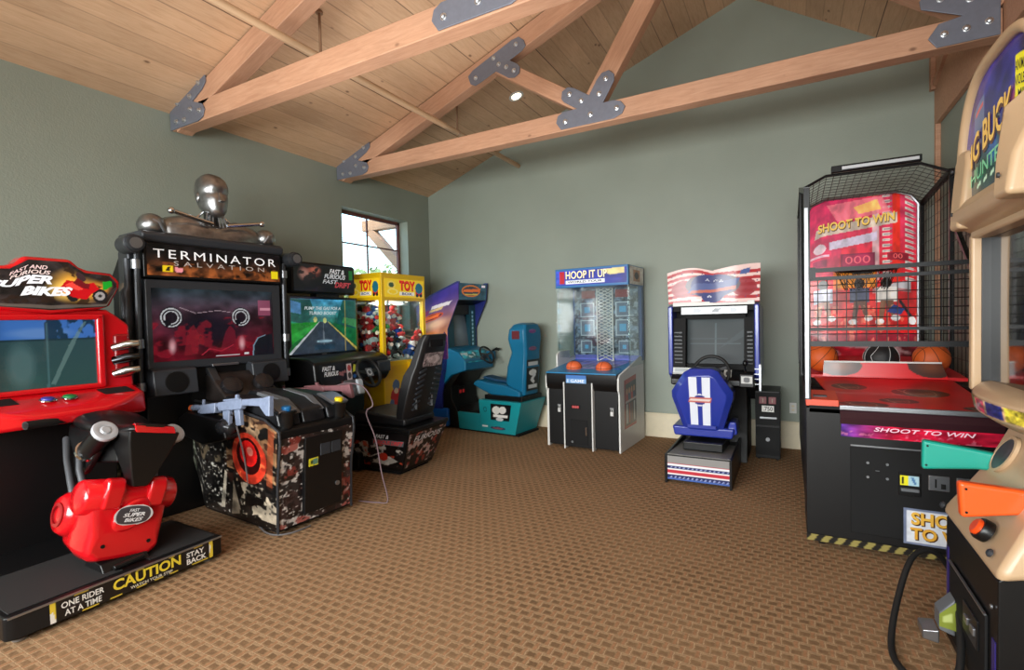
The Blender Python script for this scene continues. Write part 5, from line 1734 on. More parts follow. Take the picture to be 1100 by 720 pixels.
    for x, c, nm in ((-.135, (30, 110, 170), 'blue_start_button'), (.335, (226, 196, 20), 'yellow_start_button')):
        cu = MB().lathe([(.045, 0), (.055, .03), (.058, .12), (.066, .135), (.066, .145)], (x, -1.13, .78), (0, -.1, 1), 18).build('button_cup', M['blackp'], t)
        MB().lathe([(.034, 0), (.036, .012), (.034, .026), (.028, .032)], (x, -1.145, .925), (0, -.1, 1), 18).build('start_button', mat(nm, c, .3), cu)
        MB().prism([(-1.18, .925), (-1.02, .985), (-.96, .99), (-.96, .97), (-1.16, .905)], 'x', x - .075, x + .075).build('button_plate', M['steel'], cu, bevel=.008)
    # holster cradles on both sides, khaki fin and round lamps behind
    for sx in (-1, 1):
        xh = .10 + sx * (pw + .07)
        MB().prism([(-.70, .70), (-.35, .62), (-.05, .66), (.05, .80), (-.1, .87), (-.66, .84)], 'x', xh - .055, xh + .055).build('holster', M['blackp'], t, bevel=.02)
        MB().ell((xh, -.62, .78), (.07, .10, .075), 16, 10).build('holster_knob', mat('dark_gloss', (48, 50, 54), .2, .4), t)
        MB().prism([(.16, .80), (.02, 1.20), (.14, 1.22), (.20, .95)], 'x', .10 + sx * .32 - .02, .10 + sx * .32 + .02).build('khaki_fin', mat('khaki_metal', (112, 92, 68), .45, .3, var=.2), t, bevel=.006)
        MB().prism([(-.30, .92), (-.02, 1.21), (.05, 1.21), (-.2, .92)], 'x', .10 + sx * .20 - .035, .10 + sx * .20 + .035).build('armour_brace', gun, t, bevel=.01)
    for x in (-.04, .24):
        MB().lathe([(.085, 0), (.09, .02), (.08, .05), (.03, .06)], (x, -.22, 1.035), (0, -.75, .66), 22).build('round_lamp', mat('smoked_lens', (38, 36, 38), .2, .3), t)
    return t


gs = gun_screen()


def toy_rifle(name, col, label, group):
    t = thing(name, label, 'light gun', (0, 0, 0), 0, group)
    m = mat('rifle_plastic_%d_%d_%d' % col, col, .42, var=.12, vscale=30)
    MB().prism([(-.12, .0), (.16, .0), (.18, .03), (.18, .075), (-.12, .085), (-.14, .04)], 'y', -.022, .022).build('receiver', m, t, bevel=.008)
    MB().tube([(.17, 0, .052), (.52, 0, .052)], .02, 10).tube([(.50, 0, .052), (.56, 0, .052)], .026, 10).tube([(.2, 0, .015), (.46, 0, .015)], .018, 10).build('barrel', m, t)
    MB().lathe([(.026, 0), (.028, .03), (.018, .035)], (.555, 0, .052), (1, 0, 0), 12).build('muzzle', mat('orange_tip', (206, 96, 40), .4), t)
    MB().prism([(.20, -.012), (.40, -.012), (.42, .02), (.40, .07), (.20, .075)], 'y', -.03, .03).build('fore_grip', m, t, bevel=.01)
    MB().prism([(-.10, .0), (-.03, .0), (-.06, -.13), (-.12, -.13)], 'y', -.018, .018).build('pistol_grip', m, t, bevel=.008)
    MB().prism([(-.13, .03), (-.13, .08), (-.38, .075), (-.46, .085), (-.46, -.075), (-.42, -.07), (-.34, .01)], 'y', -.02, .02).build('stock', m, t, bevel=.008)
    MB().prism([(.03, .0), (.12, .0), (.10, -.14), (.03, -.13)], 'y', -.016, .016).build('magazine', m, t, bevel=.006)
    MB().tube([(-.02, 0, -.002), (-.01, 0, -.04), (.03, 0, -.042), (.04, 0, -.002)], .005, 6).build('trigger_guard', M['blackp'], t)
    MB().box(-.08, .12, -.012, .012, .08, .095).box(-.06, -.03, -.01, .01, .09, .125).build('rear_sight', m, t, bevel=.003)
    MB().box(.40, .42, -.008, .008, .07, .115).build('front_sight', m, t, bevel=.003)
    return t


g1 = toy_rifle('light_gun', (120, 132, 156), 'grey blue toy rifle holstered along the near side of the shooting game pedestal', 'rifles on the shooting game')
g1.location = (-3.70, 2.315, .92)
g1.rotation_euler = (R(8), R(7), R(180 - 2))
g1.scale = (1.04, 1.0, .92)
g2 = toy_rifle('light_gun', (128, 86, 90), 'pinkish toy rifle holstered on the far side of the shooting game pedestal', 'rifles on the shooting game')
g2.location = (-3.87, 3.215, .915)
g2.rotation_euler = (R(-8), R(5), R(180 + 2))
g2.scale = (1.0, 1.0, .82)


def cable(name, pts, r, m, parent=None, n=8, sub=6):
    ps = [Vector(p) for p in pts]
    out = []
    for i in range(len(ps) - 1):
        p0, p1, p2, p3 = ps[max(i - 1, 0)], ps[i], ps[i + 1], ps[min(i + 2, len(ps) - 1)]
        for k in range(sub):
            s = k / sub
            out.append(.5 * ((2 * p1) + (p2 - p0) * s + (2 * p0 - 5 * p1 + 4 * p2 - p3) * s * s + (3 * p1 - p0 - 3 * p2 + p3) * s ** 3))
    out.append(ps[-1])
    return MB().tube(out, r, n).build(name, m, parent, smooth=60)


grc = mat('grey_cable', (96, 92, 92), .5)
c1 = cable('gun_cable', [(-3.66, 2.31, .80), (-3.66, 2.36, .55), (-3.64, 2.385, .25), (-3.55, 2.38, .05), (-3.38, 2.36, .008), (-3.26, 2.44, .008), (-3.24, 2.60, .008)], .007, grc)
tag(c1, 'thin grey cable hanging from the near rifle down to the carpet', 'cable')
c2 = cable('gun_cable', [(-3.80, 3.22, .93), (-3.50, 3.22, 1.02), (-3.28, 3.23, 1.0), (-3.14, 3.20, .86), (-3.20, 3.18, .78), (-3.14, 3.22, .55), (-3.10, 3.24, .25), (-3.05, 3.25, .02), (-3.12, 3.20, .008), (-3.30, 3.16, .008)], .006, mat('pinkish_cable', (104, 84, 88), .5))
tag(c2, 'thin pinkish cable hanging from the far rifle to the carpet', 'cable')

# ================================================================== red motorcycle racing game (left foreground)


def bike_game():
    t = thing('motorcycle_arcade_machine', 'glossy red motorcycle ride-on game on a black caution platform', 'arcade machine', (-4.30, 1.45, 0), 90)
    red = mat('glossy_red_moulding', (202, 14, 24), .22, coat=.6)
    dred = mat('deep_red_plastic', (140, 10, 18), .3, coat=.3)
    # cabinet
    MB().prism([(.06, .0), (.70, .0), (.70, 1.30), (.40, 1.66), (.06, 1.66)], 'x', -.38, .38).build('cabinet_body', M['black'], t, bevel=.012)
    out = [(-.33, 1.70), (-.39, 1.655), (-.47, 1.585), (-.475, 1.42), (-.42, 1.38), (-.42, 1.27), (-.48, 1.24), (-.49, 1.05), (-.53, .93), (.53, .93), (.49, 1.05), (.48, 1.24), (.42, 1.27), (.42, 1.38), (.475, 1.42), (.47, 1.585), (.39, 1.655), (.33, 1.70)]
    MB().prism(out, 'y', .0, .16).build('front_shell', red, t, bevel=.022, seg=3)
    fr = MB()
    for (x0, x1, z0, z1) in ((-.30, -.255, 1.15, 1.66), (.255, .30, 1.15, 1.66), (-.30, .30, 1.625, 1.665), (-.30, .30, 1.145, 1.18)):
        fr.box(x0, x1, -.035, .01, z0, z1)
    fr.build('screen_surround', red, t, bevel=.014, seg=3)
    s = Art(90, 70, (38, 66, 66)).grad((52, 84, 82), (50, 78, 84), 'v', 0, .8)
    s.rect(0, .72, 1, 1, (66, 118, 196)).ell(.42, .80, .4, .1, (110, 150, 206), .7, soft=.5).noise(0, 12, 6, 4, (22, 48, 66), .50, .85, lambda u, v: (v > .70) & (u > .45)).rect(0, .69, 1, .72, (36, 60, 70))
    s.poly([(.50, .06), (.70, .62), (.86, .95), (.90, .97), (.78, .68), (.54, .04)], (120, 150, 146), .6).ell(.22, .35, .17, .40, (104, 138, 140), .5, soft=.5).poly([(.46, 0), (.47, .95), (.49, .95), (.49, 0)], (90, 130, 136), .5)
    panel('screen', s, corners((-.258, -.006, 1.175), (.258, -.006, 1.175), (.258, -.006, 1.63), (-.258, -.006, 1.63)), M['screen'], t)
    # marquee
    mo = [(-.12, 2.035), (-.165, 1.985), (-.21, 1.968), (-.35, 1.955), (-.405, 1.90), (-.40, 1.86), (-.335, 1.72), (-.28, 1.70), (0, 1.665), (.28, 1.70), (.335, 1.72), (.40, 1.86), (.405, 1.90), (.35, 1.955), (.21, 1.968), (.165, 1.985), (.12, 2.035)]
    MB().prism(mo, 'y', -.05, .10).build('marquee_shell', red, t, bevel=.025, seg=3)
    a = Art(150, 60, (40, 34, 34)).noise(.4, 10, 5, 4)
    a.ell(.70, .50, .24, .44, (236, 170, 60), soft=.6).ell(.62, .40, .18, .26, (250, 214, 110), .8, soft=.7).ell(.86, .52, .12, .34, (230, 150, 50), .8, soft=.7).noise(0, 12, 8, 9, (40, 26, 20), .60, .8)
    a.ell(.865, .34, .06, .21, (30, 28, 30)).ell(.865, .34, .04, .13, (150, 146, 146)).ell(.865, .34, .015, .05, (40, 38, 40)).ell(.66, .34, .05, .18, (30, 28, 30)).poly([(.56, .42), (.62, .62), (.72, .64), (.82, .74), (.86, .56), (.80, .40), (.76, .24), (.66, .26)], (190, 16, 24)).ell(.725, .82, .035, .11, (60, 40, 44)).poly([(.66, .58), (.70, .76), (.79, .68), (.78, .54)], (110, 20, 28)).poly([(.60, .50), (.66, .60), (.74, .52), (.70, .44)], (230, 70, 60))
    a.rect(.89, .54, .965, .78, (26, 150, 40)).rect(.0, .03, 1, .10, (120, 110, 100), .6)

    def mf(u, v):
        x = -.375 + .75 * u
        ax_ = abs(x)
        top = 2.012 if ax_ < .10 else (2.012 - (ax_ - .10) / .09 * .065 if ax_ < .19 else 1.947 - (ax_ - .19) * .07)
        if ax_ > .335:
            top -= (ax_ - .335) * 1.2
        bot = 1.69 + .03 * (ax_ / .37)
        if ax_ > .31:
            bot += (ax_ - .31) * 1.9
        return Vector((x, -.054, bot + (top - bot) * v))
    panel('marquee_sign', a, mf, M['lit'], t, [('FAST AND', .24, .82, .49, .90, (230, 200, 200), .02, .25), ('FURIOUS', .24, .72, .51, .80, (230, 210, 206), .02, .25), ('SUPER', .10, .52, .52, .70, (232, 234, 238), .05, .35), ('BIKES', .30, .28, .66, .47, (232, 234, 238), .06, .35), ('BIKES', .315, .25, .69, .44, (150, 50, 60), .02, .35)][:4])
    # chrome exhaust tips on both sides of the screen
    for sx in (-1, 1):
        ex = MB().prism([(-.02, 1.20), (-.02, 1.52), (.12, 1.52), (.12, 1.20)], 'x', *sorted((sx * .36, sx * .46))).build('exhaust_mount', dred, t, bevel=.02)
        for k in range(3):
            z = 1.43 - k * .095
            MB().tube([(sx * .36, .01, z - .01), (sx * .43, -.04, z + .01), (sx * .495, -.07, z + .02)], [.032, .036, .026], 12).build('exhaust_tip', M['chrome'] if k != 1 else mat('dark_chrome', (70, 72, 76), .15, 1.0), ex, smooth=50)
            MB().disc((sx * .496, -.0705, z + .0205), (sx * .9, -.4, .15), .019, .002, 12).build('exhaust_bore', M['blackm'], ex)
    # dash: red shelf swept to a nose, buttons, speaker pockets
    MB().loft([[Vector(p) for p in ((-.50, .02, 1.15), (.50, .02, 1.15), (.53, .02, .93), (-.53, .02, .93))],
               [Vector(p) for p in ((-.46, -.20, 1.11), (.46, -.20, 1.11), (.48, -.18, .95), (-.48, -.18, .95))],
               [Vector(p) for p in ((-.30, -.28, 1.06), (.30, -.28, 1.06), (.28, -.26, .96), (-.28, -.26, .96))],
               [Vector(p) for p in ((-.16, -.33, 1.03), (.16, -.33, 1.03), (.14, -.31, .97), (-.14, -.31, .97))]]).build('dash_shelf', red, t, bevel=.03, seg=3)
    for sx in (-1, 1):
        MB().prism([(-.07, 1.142), (-.20, 1.112), (-.20, 1.105), (-.07, 1.135)], 'x', *sorted((sx * .22, sx * .40))).build('speaker_pocket', M['blackm'], t, bevel=.004)
    for x, c, nm in ((-.08, (60, 60, 150), 'violet_button'), (.03, (30, 120, 60), 'green_button')):
        MB().lathe([(.036, 0), (.034, .012), (.026, .016)], (x, -.18, 1.117), (0, -.18, 1), 18).build('select_button', mat(nm, c, .3), t)
        MB().lathe([(.045, 0), (.045, .006), (.036, .009)], (x, -.18, 1.114), (0, -.18, 1), 18).build('button_ring', M['chrome'], t)
    # ride platform with the caution strip
    MB().prism([(-.54, -.92), (-.545, -.32), (.545, -.32), (.54, -.93), (.50, -.945), (-.50, -.945)], 'z', .025, .15).build('platform', M['black'], t, bevel=.012)
    MB().box(-.42, .42, -.34, .62, .0, .15).build('platform_spine', M['black'], t, bevel=.01)
    gm = MB()
    gm.box(-.515, -.02, -.90, -.34, .15, .156)
    gm.build('grip_mat', mat('grit_black', (22, 21, 21), .85, var=.2, vscale=200), t, bevel=.002)
    MB().box(.12, .515, -.90, -.34, .15, .156).build('grip_mat', MATS['grit_black'], t, bevel=.002)
    MB().box(-.53, .53, -.951, -.943, .142, .152).build('edge_trim', M['steel'], t)
    st = Art(160, 22, (16, 16, 17))
    for u0, u1 in ((.0, .03), (.97, 1.0)):
        st.rect(u0, 0, u1, 1, (226, 196, 60))
    st.poly([(0, .0), (.03, .0), (.015, .55), (0, .5)], (236, 232, 224)).poly([(.97, .1), (.985, .7), (.97, .9)], (236, 232, 224))
    for u0, u1, v in ((.12, .20, .94), (.40, .44, .96), (.47, .52, .96), (.68, .72, .97), (.86, .92, .96), (.16, .25, .03), (.31, .38, .03), (.47, .53, .03), (.58, .64, .03), (.68, .74, .03), (.84, .96, .03)):
        st.rect(u0, v - .03, u1, v + .035, (214, 184, 60))
    panel('caution_strip', st, corners((-.37, -.9465, .035), (.47, -.9465, .035), (.47, -.9465, .142), (-.37, -.9465, .142)), M['print'], t,
          [('ONE RIDER', .055, .54, .28, .84, (232, 230, 224), .02), ('AT A TIME', .07, .14, .265, .44, (232, 230, 224), .02), ('CAUTION', .33, .34, .76, .92, (232, 206, 60), .03), ('WATCH YOUR STEP', .43, .10, .70, .26, (226, 220, 200), .015), ('STAY', .80, .54, .93, .84, (232, 230, 224), .025), ('BACK', .80, .14, .945, .46, (232, 230, 224), .025)])
    for x in (-.47, .47):
        for y in (-.88, -.40):
            MB().lathe([(.03, 0), (.03, .01), (.012, .014), (.012, .03)], (x, y, 0), (0, 0, 1), 12).build('levelling_foot', M['steel'], t)
    MB().prism([(-.86, .15), (-.62, .15), (-.66, .22), (-.82, .20)], 'x', -.10, .14).tube([(-.06, -.88, .175), (.10, -.88, .185)], .016, 10).build('pivot_hinge', M['blackp'], t, bevel=.008)
    # the leaning bike
    Lm = Matrix.Translation((0.0, 0, .15)) @ Matrix.Rotation(R(13.5), 4, 'Y') @ Matrix.Translation((0, 0, -.15))

    def P(name, mb, m, par=t, **k):
        mb.xform(Lm)
        return mb.build(name, m, par, **k)
    # red lower engine block
    def ringxz(y, hw0, hw1, z0, z1, r=.05):
        return [Vector(p) for p in ((-hw0, y, z0 + r), (-hw0 + r, y, z0), (hw0 - r, y, z0), (hw0, y, z0 + r), (hw1, y, z1 - r), (hw1 - r, y, z1), (-hw1 + r, y, z1), (-hw1, y, z1 - r))]
    blk = P('engine_block', MB().loft([ringxz(-.36, .14, .14, .24, .56), ringxz(-.50, .18, .20, .20, .60), ringxz(-.66, .20, .215, .185, .62), ringxz(-.78, .20, .205, .185, .60), ringxz(-.83, .185, .17, .20, .36)]), red, bevel=.025, seg=3, smooth=60)
    lc = MB()
    lc.lathe([(.03, -.255), (.085, -.25), (.10, -.235), (.10, .235), (.085, .25), (.03, .255)], (.0, -.72, .545), (1, 0, 0), 26)
    P('axle_housing', lc, red, blk, smooth=50)
    P('axle_housing', MB().lathe([(.02, -.245), (.10, -.24), (.125, -.21), (.125, .21), (.10, .24), (.02, .245)], (.0, -.52, .42), (1, 0, 0), 26), red, blk, smooth=50)
    for sx in (-1, 1):
        P('hub_ring', MB().lathe([(.07, 0), (.07, .012), (.05, .014), (.05, .004)], (sx * .24, -.52, .42), (sx, 0, 0), 22), dred, blk)
        fk = MB().prism([(-.78, .48), (-.83, .48), (-.85, .60), (-.84, .655), (-.79, .665), (-.72, .60)], 'x', *sorted((sx * .065, sx * .165)))
        P('red_fork', fk, red, blk, bevel=.02, seg=3)
        P('side_fairing', MB().prism([(-.22, .93), (-.60, .91), (-.66, .80), (-.56, .66), (-.46, .62), (-.36, .76), (-.25, .84)], 'x', *sorted((sx * .14, sx * .185))), M['blackp'], t, bevel=.02, seg=3)
        P('frame_tube', MB().tube([(sx * .19, -.26, .84), (sx * .21, -.38, .72), (sx * .19, -.50, .54)], [.022, .018, .02], 10), mat('satin_silver', (70, 72, 76), .45, .3), t, smooth=50)
        P('frame_tube', MB().tube([(sx * .20, -.50, .78), (sx * .21, -.57, .68), (sx * .19, -.63, .58)], [.022, .018, .02], 10), MATS['satin_silver'], t, smooth=50)
    for x, z in ((-.12, .28), (.12, .28), (-.05, .56), (.15, .53)):
        P('bolt', MB().disc((x, -.826 if z < .4 else -.80, z), (0, -1, 0), .011, .008, 10), M['blackp'], blk)
    # oval badge on the rear of the block
    bd = Art(60, 34, (202, 14, 24))
    bd.rect(0, 0, 1, 1, (206, 200, 200)).rect(.06, .07, .94, .93, (66, 62, 66))

    def bp(u, v):
        du, dv = 2 * u - 1, 2 * v - 1
        du, dv = du * math.sqrt(1 - dv * dv / 2), dv * math.sqrt(1 - du * du / 2)
        return Lm @ Vector((.0 + .105 * du, -.838 - .012 * (1 - dv * dv), .445 + .062 * dv))
    P('badge_boss', MB().lathe([(.115, 0), (.115, .03), (.10, .04)], (0, -.80, .445), (0, -1, 0), 28, .62), red, blk, bevel=0)
    panel('oval_badge', bd, lambda u, v: bp(u, v), M['print'], blk, [('FAST', .36, .66, .64, .80, (226, 226, 228), .02, .25), ('SUPER', .22, .44, .78, .62, (232, 232, 234), .03, .3), ('BIKES', .26, .20, .76, .38, (232, 232, 234), .03, .3)])

    # black tank, seat and tail
    def rg(y, zc, w, h):
        return [Vector((w * math.cos(q), y, zc + h * (math.sin(q) if math.sin(q) > 0 else .8 * math.sin(q)))) for q in [2 * PI * i / 18 for i in range(18)]]
    P('tank_and_seat', MB().loft([rg(-.20, .95, .10, .06), rg(-.27, .95, .19, .075), rg(-.38, .95, .215, .09), rg(-.50, .93, .19, .08), rg(-.60, .91, .15, .06), rg(-.74, .925, .13, .05), rg(-.86, .95, .135, .04), rg(-.885, .952, .11, .02)]), M['blackp'], t, smooth=60)
    tail = P('tail_panel', MB().loft([[Vector(p) for p in ((-.145, -.90, .945), (.145, -.90, .945), (.13, -.66, .93), (-.13, -.66, .93))],
                             [Vector(p) for p in ((-.13, -.895, .87), (.13, -.895, .87), (.12, -.66, .85), (-.12, -.66, .85))],
                             [Vector(p) for p in ((-.07, -.87, .68), (.07, -.87, .68), (.06, -.74, .68), (-.06, -.74, .68))],
                             [Vector(p) for p in ((-.04, -.855, .61), (.04, -.855, .61), (.04, -.76, .61), (-.04, -.76, .61))]]), M['blackp'], t, bevel=.012)
    P('tail_light', MB().loft([[Vector(p) for p in ((-.115, -.915, .935), (.115, -.915, .935), (.115, -.88, .975), (-.115, -.88, .975))], [Vector(p) for p in ((-.09, -.80, .955), (.09, -.80, .955), (.09, -.80, .985), (-.09, -.80, .985))]]), mat('red_lens', (196, 12, 22), .12, coat=.6, emit=.12), tail, bevel=.008)
    for sx in (-1, 1):
        a0, a1 = Vector((sx * .185, -.56, .79)), Vector((sx * .195, -.73, .925))
        d = (a1 - a0).normalized()
        can = P('silencer', MB().tube([a0, a1], .058, 20), M['blackp'], t, smooth=50)
        P('silencer_rim', MB().lathe([(.056, 0), (.068, .002), (.068, .022), (.056, .024)], a0 - d * .01, d, 22), M['chrome'], can)
        P('silencer_cap', MB().lathe([(.066, -.012), (.068, .0), (.064, .012), (.05, .015), (.03, .010), (.022, .018), (.01, .018)], a1, d, 24), mat('pale_alloy', (186, 190, 196), .4, .3), can, smooth=40)
        P('side_cowl', MB().loft([[Vector(p) for p in ((sx * .10, -.30, .97), (sx * .17, -.30, .90), (sx * .15, -.30, .80), (sx * .08, -.30, .80))],
                                  [Vector(p) for p in ((sx * .10, -.60, .90), (sx * .15, -.58, .86), (sx * .14, -.54, .72), (sx * .07, -.56, .72))],
                                  [Vector(p) for p in ((sx * .06, -.74, .90), (sx * .10, -.74, .88), (sx * .09, -.72, .74), (sx * .05, -.72, .74))]]), M['blackp'], t, bevel=.015)
    # handlebars
    hb = P('handlebar', MB().tube([(-.44, -.36, .915), (-.26, -.30, .95), (-.08, -.24, .98), (.08, -.24, .97), (.24, -.30, .93), (.36, -.34, .89)], .016, 10), M['blackp'], t, smooth=50)
    for sx in (-1, 1):
        P('grip', MB().tube([(sx * .27 - .01, -.305, .947 - .02 * (sx > 0)), (sx * .40 - .04, -.355, .917 - .027 * (sx > 0))], .025, 12), M['rubber'], hb)
    return t


bike_game()

# ================================================================== caged basketball shooting machine (right)


def hoops():
    t = thing('basketball_arcade_machine', 'tall black caged basketball shooting machine with a red ball ramp and red backboard', 'arcade machine', (0.64, 3.85, 0), 0)
    hw, L = .545, 2.62
    # front cabinet and long ball trough
    MB().box(-hw, hw, 0, .42, .085, .93).build('front_cabinet', M['black'], t, bevel=.006)
    MB().prism([(.42, .20), (L, .20), (L, 1.02), (1.0, .96), (.42, .90)], 'x', -hw, -hw + .03).build('trough_side', M['black'], t, bevel=.004)
    MB().prism([(.42, .20), (L, .20), (L, 1.02), (1.0, .96), (.42, .90)], 'x', hw - .03, hw).build('trough_side', M['black'], t, bevel=.004)
    MB().box(-hw + .03, hw - .03, .42, L, .30, .60).build('trough_frame', M['blackm'], t)
    dr = MB().box(-.30, hw - .03, -.012, .0, .14, .70).build('cash_door', M['blackm'], t, bevel=.004)
    for x in (-.21, -.11):
        for z in (.60, .51):
            MB().disc((x, -.012, z), (0, -1, 0), .008, .006, 10).build('door_bolt', M['steel'], dr)
    MB().box(-.30, hw - .03, -.016, -.008, .70, .708).build('door_trim', M['steel'], dr)
    MB().box(-.17, -.15, -.02, -.012, .553, .556).build('latch', M['steel'], dr)
    MB().box(-.055, .055, -.02, .0, .42, .56).build('bill_plate', M['blackp'], dr, bevel=.004)
    ba = Art(18, 12, (206, 198, 40)).rect(.45, 0, 1, 1, (150, 180, 190)).poly([(.1, .1), (.1, .9), (.2, .9), (.2, .1)], (40, 44, 30)).poly([(.55, .9), (.7, .9), (.9, .1), (.75, .1)], (70, 110, 150))
    panel('bill_slot', ba, corners((-.048, -.022, .485), (.045, -.022, .485), (.045, -.022, .545), (-.048, -.022, .545)), M['lit'], dr)
    MB().box(-.045, .045, -.034, -.018, .448, .468).build('bill_mouth', M['grey'], dr, bevel=.004)
    for x in (.14, .27):
        cd = MB().box(x - .05, x + .05, -.02, .0, .47, .56).build('coin_plate', M['steel'], dr, bevel=.004)
        MB().box(x - .02, x - .012, -.023, -.019, .49, .54).box(x + .008, x + .03, -.026, -.019, .485, .515).build('coin_slot', M['blackm'], cd)
    sg = Art(70, 44, (206, 210, 218)).rect(0, 0, 1, .06, (110, 120, 146)).rect(0, .94, 1, 1, (110, 120, 146)).rect(0, 0, .04, 1, (110, 120, 146)).rect(.96, 0, 1, 1, (110, 120, 146)).noise(.06, 8, 5, 4)
    panel('shoot_sign', sg, corners((-.03, -.018, .125), (.37, -.018, .125), (.37, -.018, .345), (-.03, -.018, .345)), M['print'], t,
          [('SHOOT', .10, .53, .92, .89, (70, 36, 14), .05), ('SHOOT', .09, .56, .91, .91, (226, 176, 70), .03), ('TO WIN', .09, .12, .93, .46, (70, 36, 14), .05), ('TO WIN', .08, .15, .92, .48, (222, 166, 60), .03)], thick=.004)
    hz = Art(110, 8, (28, 27, 25))
    for k in range(14):
        u = k / 14
        hz.poly([(u, 0), (u + .036, 0), (u + .062, 1.01), (u + .026, 1.01)], (140, 128, 72))
    panel('hazard_strip', hz, corners((-hw, -.006, .045), (hw, -.006, .045), (hw, -.006, .088), (-hw, -.006, .088)), M['print'], t, thick=.005)
    for x in (-hw + .09, hw - .09):
        for y in (.08, 2.2):
            c = MB().box(x - .04, x + .04, y - .04, y + .04, .082, .09).box(x - .028, x - .022, y - .03, y + .03, .03, .085).box(x + .022, x + .028, y - .03, y + .03, .03, .085).build('caster_fork', M['steel'], t)
            MB().lathe([(.036, -.018), (.038, 0), (.036, .018)], (x, y, .038), (1, 0, 0), 18).build('caster_wheel', M['rubber'], c)
    MB().box(-hw + .05, hw - .05, 2.1, 2.3, .085, .21).build('rear_foot', M['black'], t)
    # ramp: red sheet with printed ball spots, silver nose, title strip
    a = Art(150, 150, (206, 14, 22))
    a.noise(.06, 4, 4, 3)

    def ball(u, v, ru, rv, rot=0.0):
        a.ell(u, v, ru, rv, (26, 12, 8)).ell(u, v - rv * .2, ru * .9, rv * .7, (150, 80, 40), .9, soft=.8).ell(u - ru * .2, v + rv * .2, ru * .7, rv * .6, (40, 22, 16), .7, soft=.8)
        a.line([(u - ru * .7, v + rv * .6), (u - ru * .2, v - rv * .9)], .004, (206, 180, 150), .8).line([(u + ru * .1, v + rv * .95), (u + ru * .15, v - rv * .9)], .003, (30, 18, 14))
        a.ell(u, v, ru * .55, rv * 1.0, (206, 186, 160), .6, ring=.93)
    ball(.18, .06, .17, .07)
    ball(.45, .20, .13, .07)
    ball(.20, .62, .13, .11)
    ball(.66, .48, .19, .13)
    ball(.93, .07, .12, .06)
    dz0, dz1 = .955, 1.03
    panel('ramp_sheet', a, corners((-.36, .0, dz0), (.42, .0, dz0), (.42, 1.0, dz1), (-.46, 1.0, dz1)), M['print'], t, thick=.012)
    MB().box(-hw + .02, hw - .02, .0, 1.0, .90, .945).build('ramp_bed', M['blackm'], t)
    orr = mat('orange_red_laminate', (204, 74, 44), .4)
    MB().prism([(.0, .94), (.0, .985), (.30, 1.01), (.30, .95)], 'x', -hw, -.36).build('corner_ledge', orr, t, bevel=.004)
    MB().box(-.50, -.42, .08, .14, .985, 1.0).build('ledge_clip', M['dgrey'], t, bevel=.004)
    MB().prism([(.0, .94), (.0, .985), (.30, 1.01), (.30, .95)], 'x', .42, hw).build('corner_ledge', orr, t, bevel=.004)
    MB().box(-.36, .43, -.018, .004, .925, .958).build('silver_nose', M['steel'], t, bevel=.006)
    MB().prism([(.0, .925), (-.03, .88), (-.02, .84), (.0, .84)], 'x', -.355, .43).build('nose_skirt', mat('dark_maroon', (52, 26, 32), .35), t)
    ta = Art(120, 16, (150, 28, 60)).grad((86, 52, 140), (170, 24, 50), 'u', 0, .35).noise(.25, 12, 3, 5).noise(0, 30, 4, 9, (220, 130, 150), .60, .5, lambda u, v: v < .5)
    panel('title_strip', ta, corners((-.35, -.004, .755), (.43, -.004, .755), (.43, -.024, .838), (-.35, -.024, .838)), M['lit'], t, [('SHOOT TO WIN', .22, .58, .84, .90, (226, 190, 206), .01, .25)], thick=.004)
    # upright flap behind the ramp, and the rear tray that holds the balls
    f = Art(90, 24, (206, 16, 24)).ell(.14, .75, .20, .7, (60, 30, 20)).ell(.14, .7, .17, .6, (130, 70, 36), .8, soft=.8).ell(.90, .8, .18, .75, (60, 30, 20)).ell(.90, .75, .15, .6, (120, 64, 34), .8, soft=.8)
    panel('ball_flap', f, corners((-.40, .99, 1.035), (.40, .99, 1.035), (.36, 1.0, 1.155), (-.39, 1.0, 1.155)), M['print'], t, thick=.012)
    MB().box(-.39, .36, .985, 1.002, 1.150, 1.162).build('flap_edge', M['white'], t)
    MB().prism([(1.01, 1.02), (1.01, 1.045), (L - .15, 1.13), (L - .15, 1.09)], 'x', -hw + .03, hw - .03).build('rear_tray', mat('red_vinyl', (196, 16, 24), .4), t)
    # backboard
    b = Art(170, 200, (206, 30, 40)).grad((214, 16, 20), (206, 50, 84), 'v', .3, .8)
    b.poly([(0, .45), (0, 1), (.40, 1), (.30, .45)], (198, 40, 92), .65)
    for u in (.74, .94):
        for k in range(16):
            b.rect(u - .035, .42 + k * .037, u + .035, .42 + k * .037 + .018, (206, 196, 190))
            b.rect(u - .02, .425 + k * .037, u + .05, .425 + k * .037 + .008, (150, 130, 130))
    b.rect(.795, .36, .86, 1, (222, 40, 24)).rect(.62, .42, .68, .95, (206, 190, 190), .8)
    b.poly([(.20, .96), (.70, .99), (.78, .88), (.3, .84)], (226, 120, 130), .8).poly([(.45, .93), (.66, .97), (.7, .90), (.5, .88)], (236, 190, 90), .8)
    b.poly([(.10, .80), (.84, .87), (.84, .80), (.08, .74)], (196, 176, 160)).poly([(.22, .70), (.66, .75), (.66, .69), (.22, .645)], (200, 186, 206))
    b.rect(.33, .52, .64, .61, (128, 16, 60)).rect(.345, .53, .625, .60, (150, 24, 66)).rect(.75, .55, .93, .60, (140, 20, 40)).rect(.06, .53, .20, .58, (150, 24, 70))
    b.ell(.13, .66, .06, .035, (226, 196, 206)).rect(.04, .60, .22, .615, (226, 170, 190))
    b.rect(.26, .36, .66, .50, (226, 96, 30)).rect(.28, .375, .64, .485, (226, 140, 40)).poly([(.62, .36), (.95, .42), (.95, .34), (.62, .33)], (176, 172, 176))
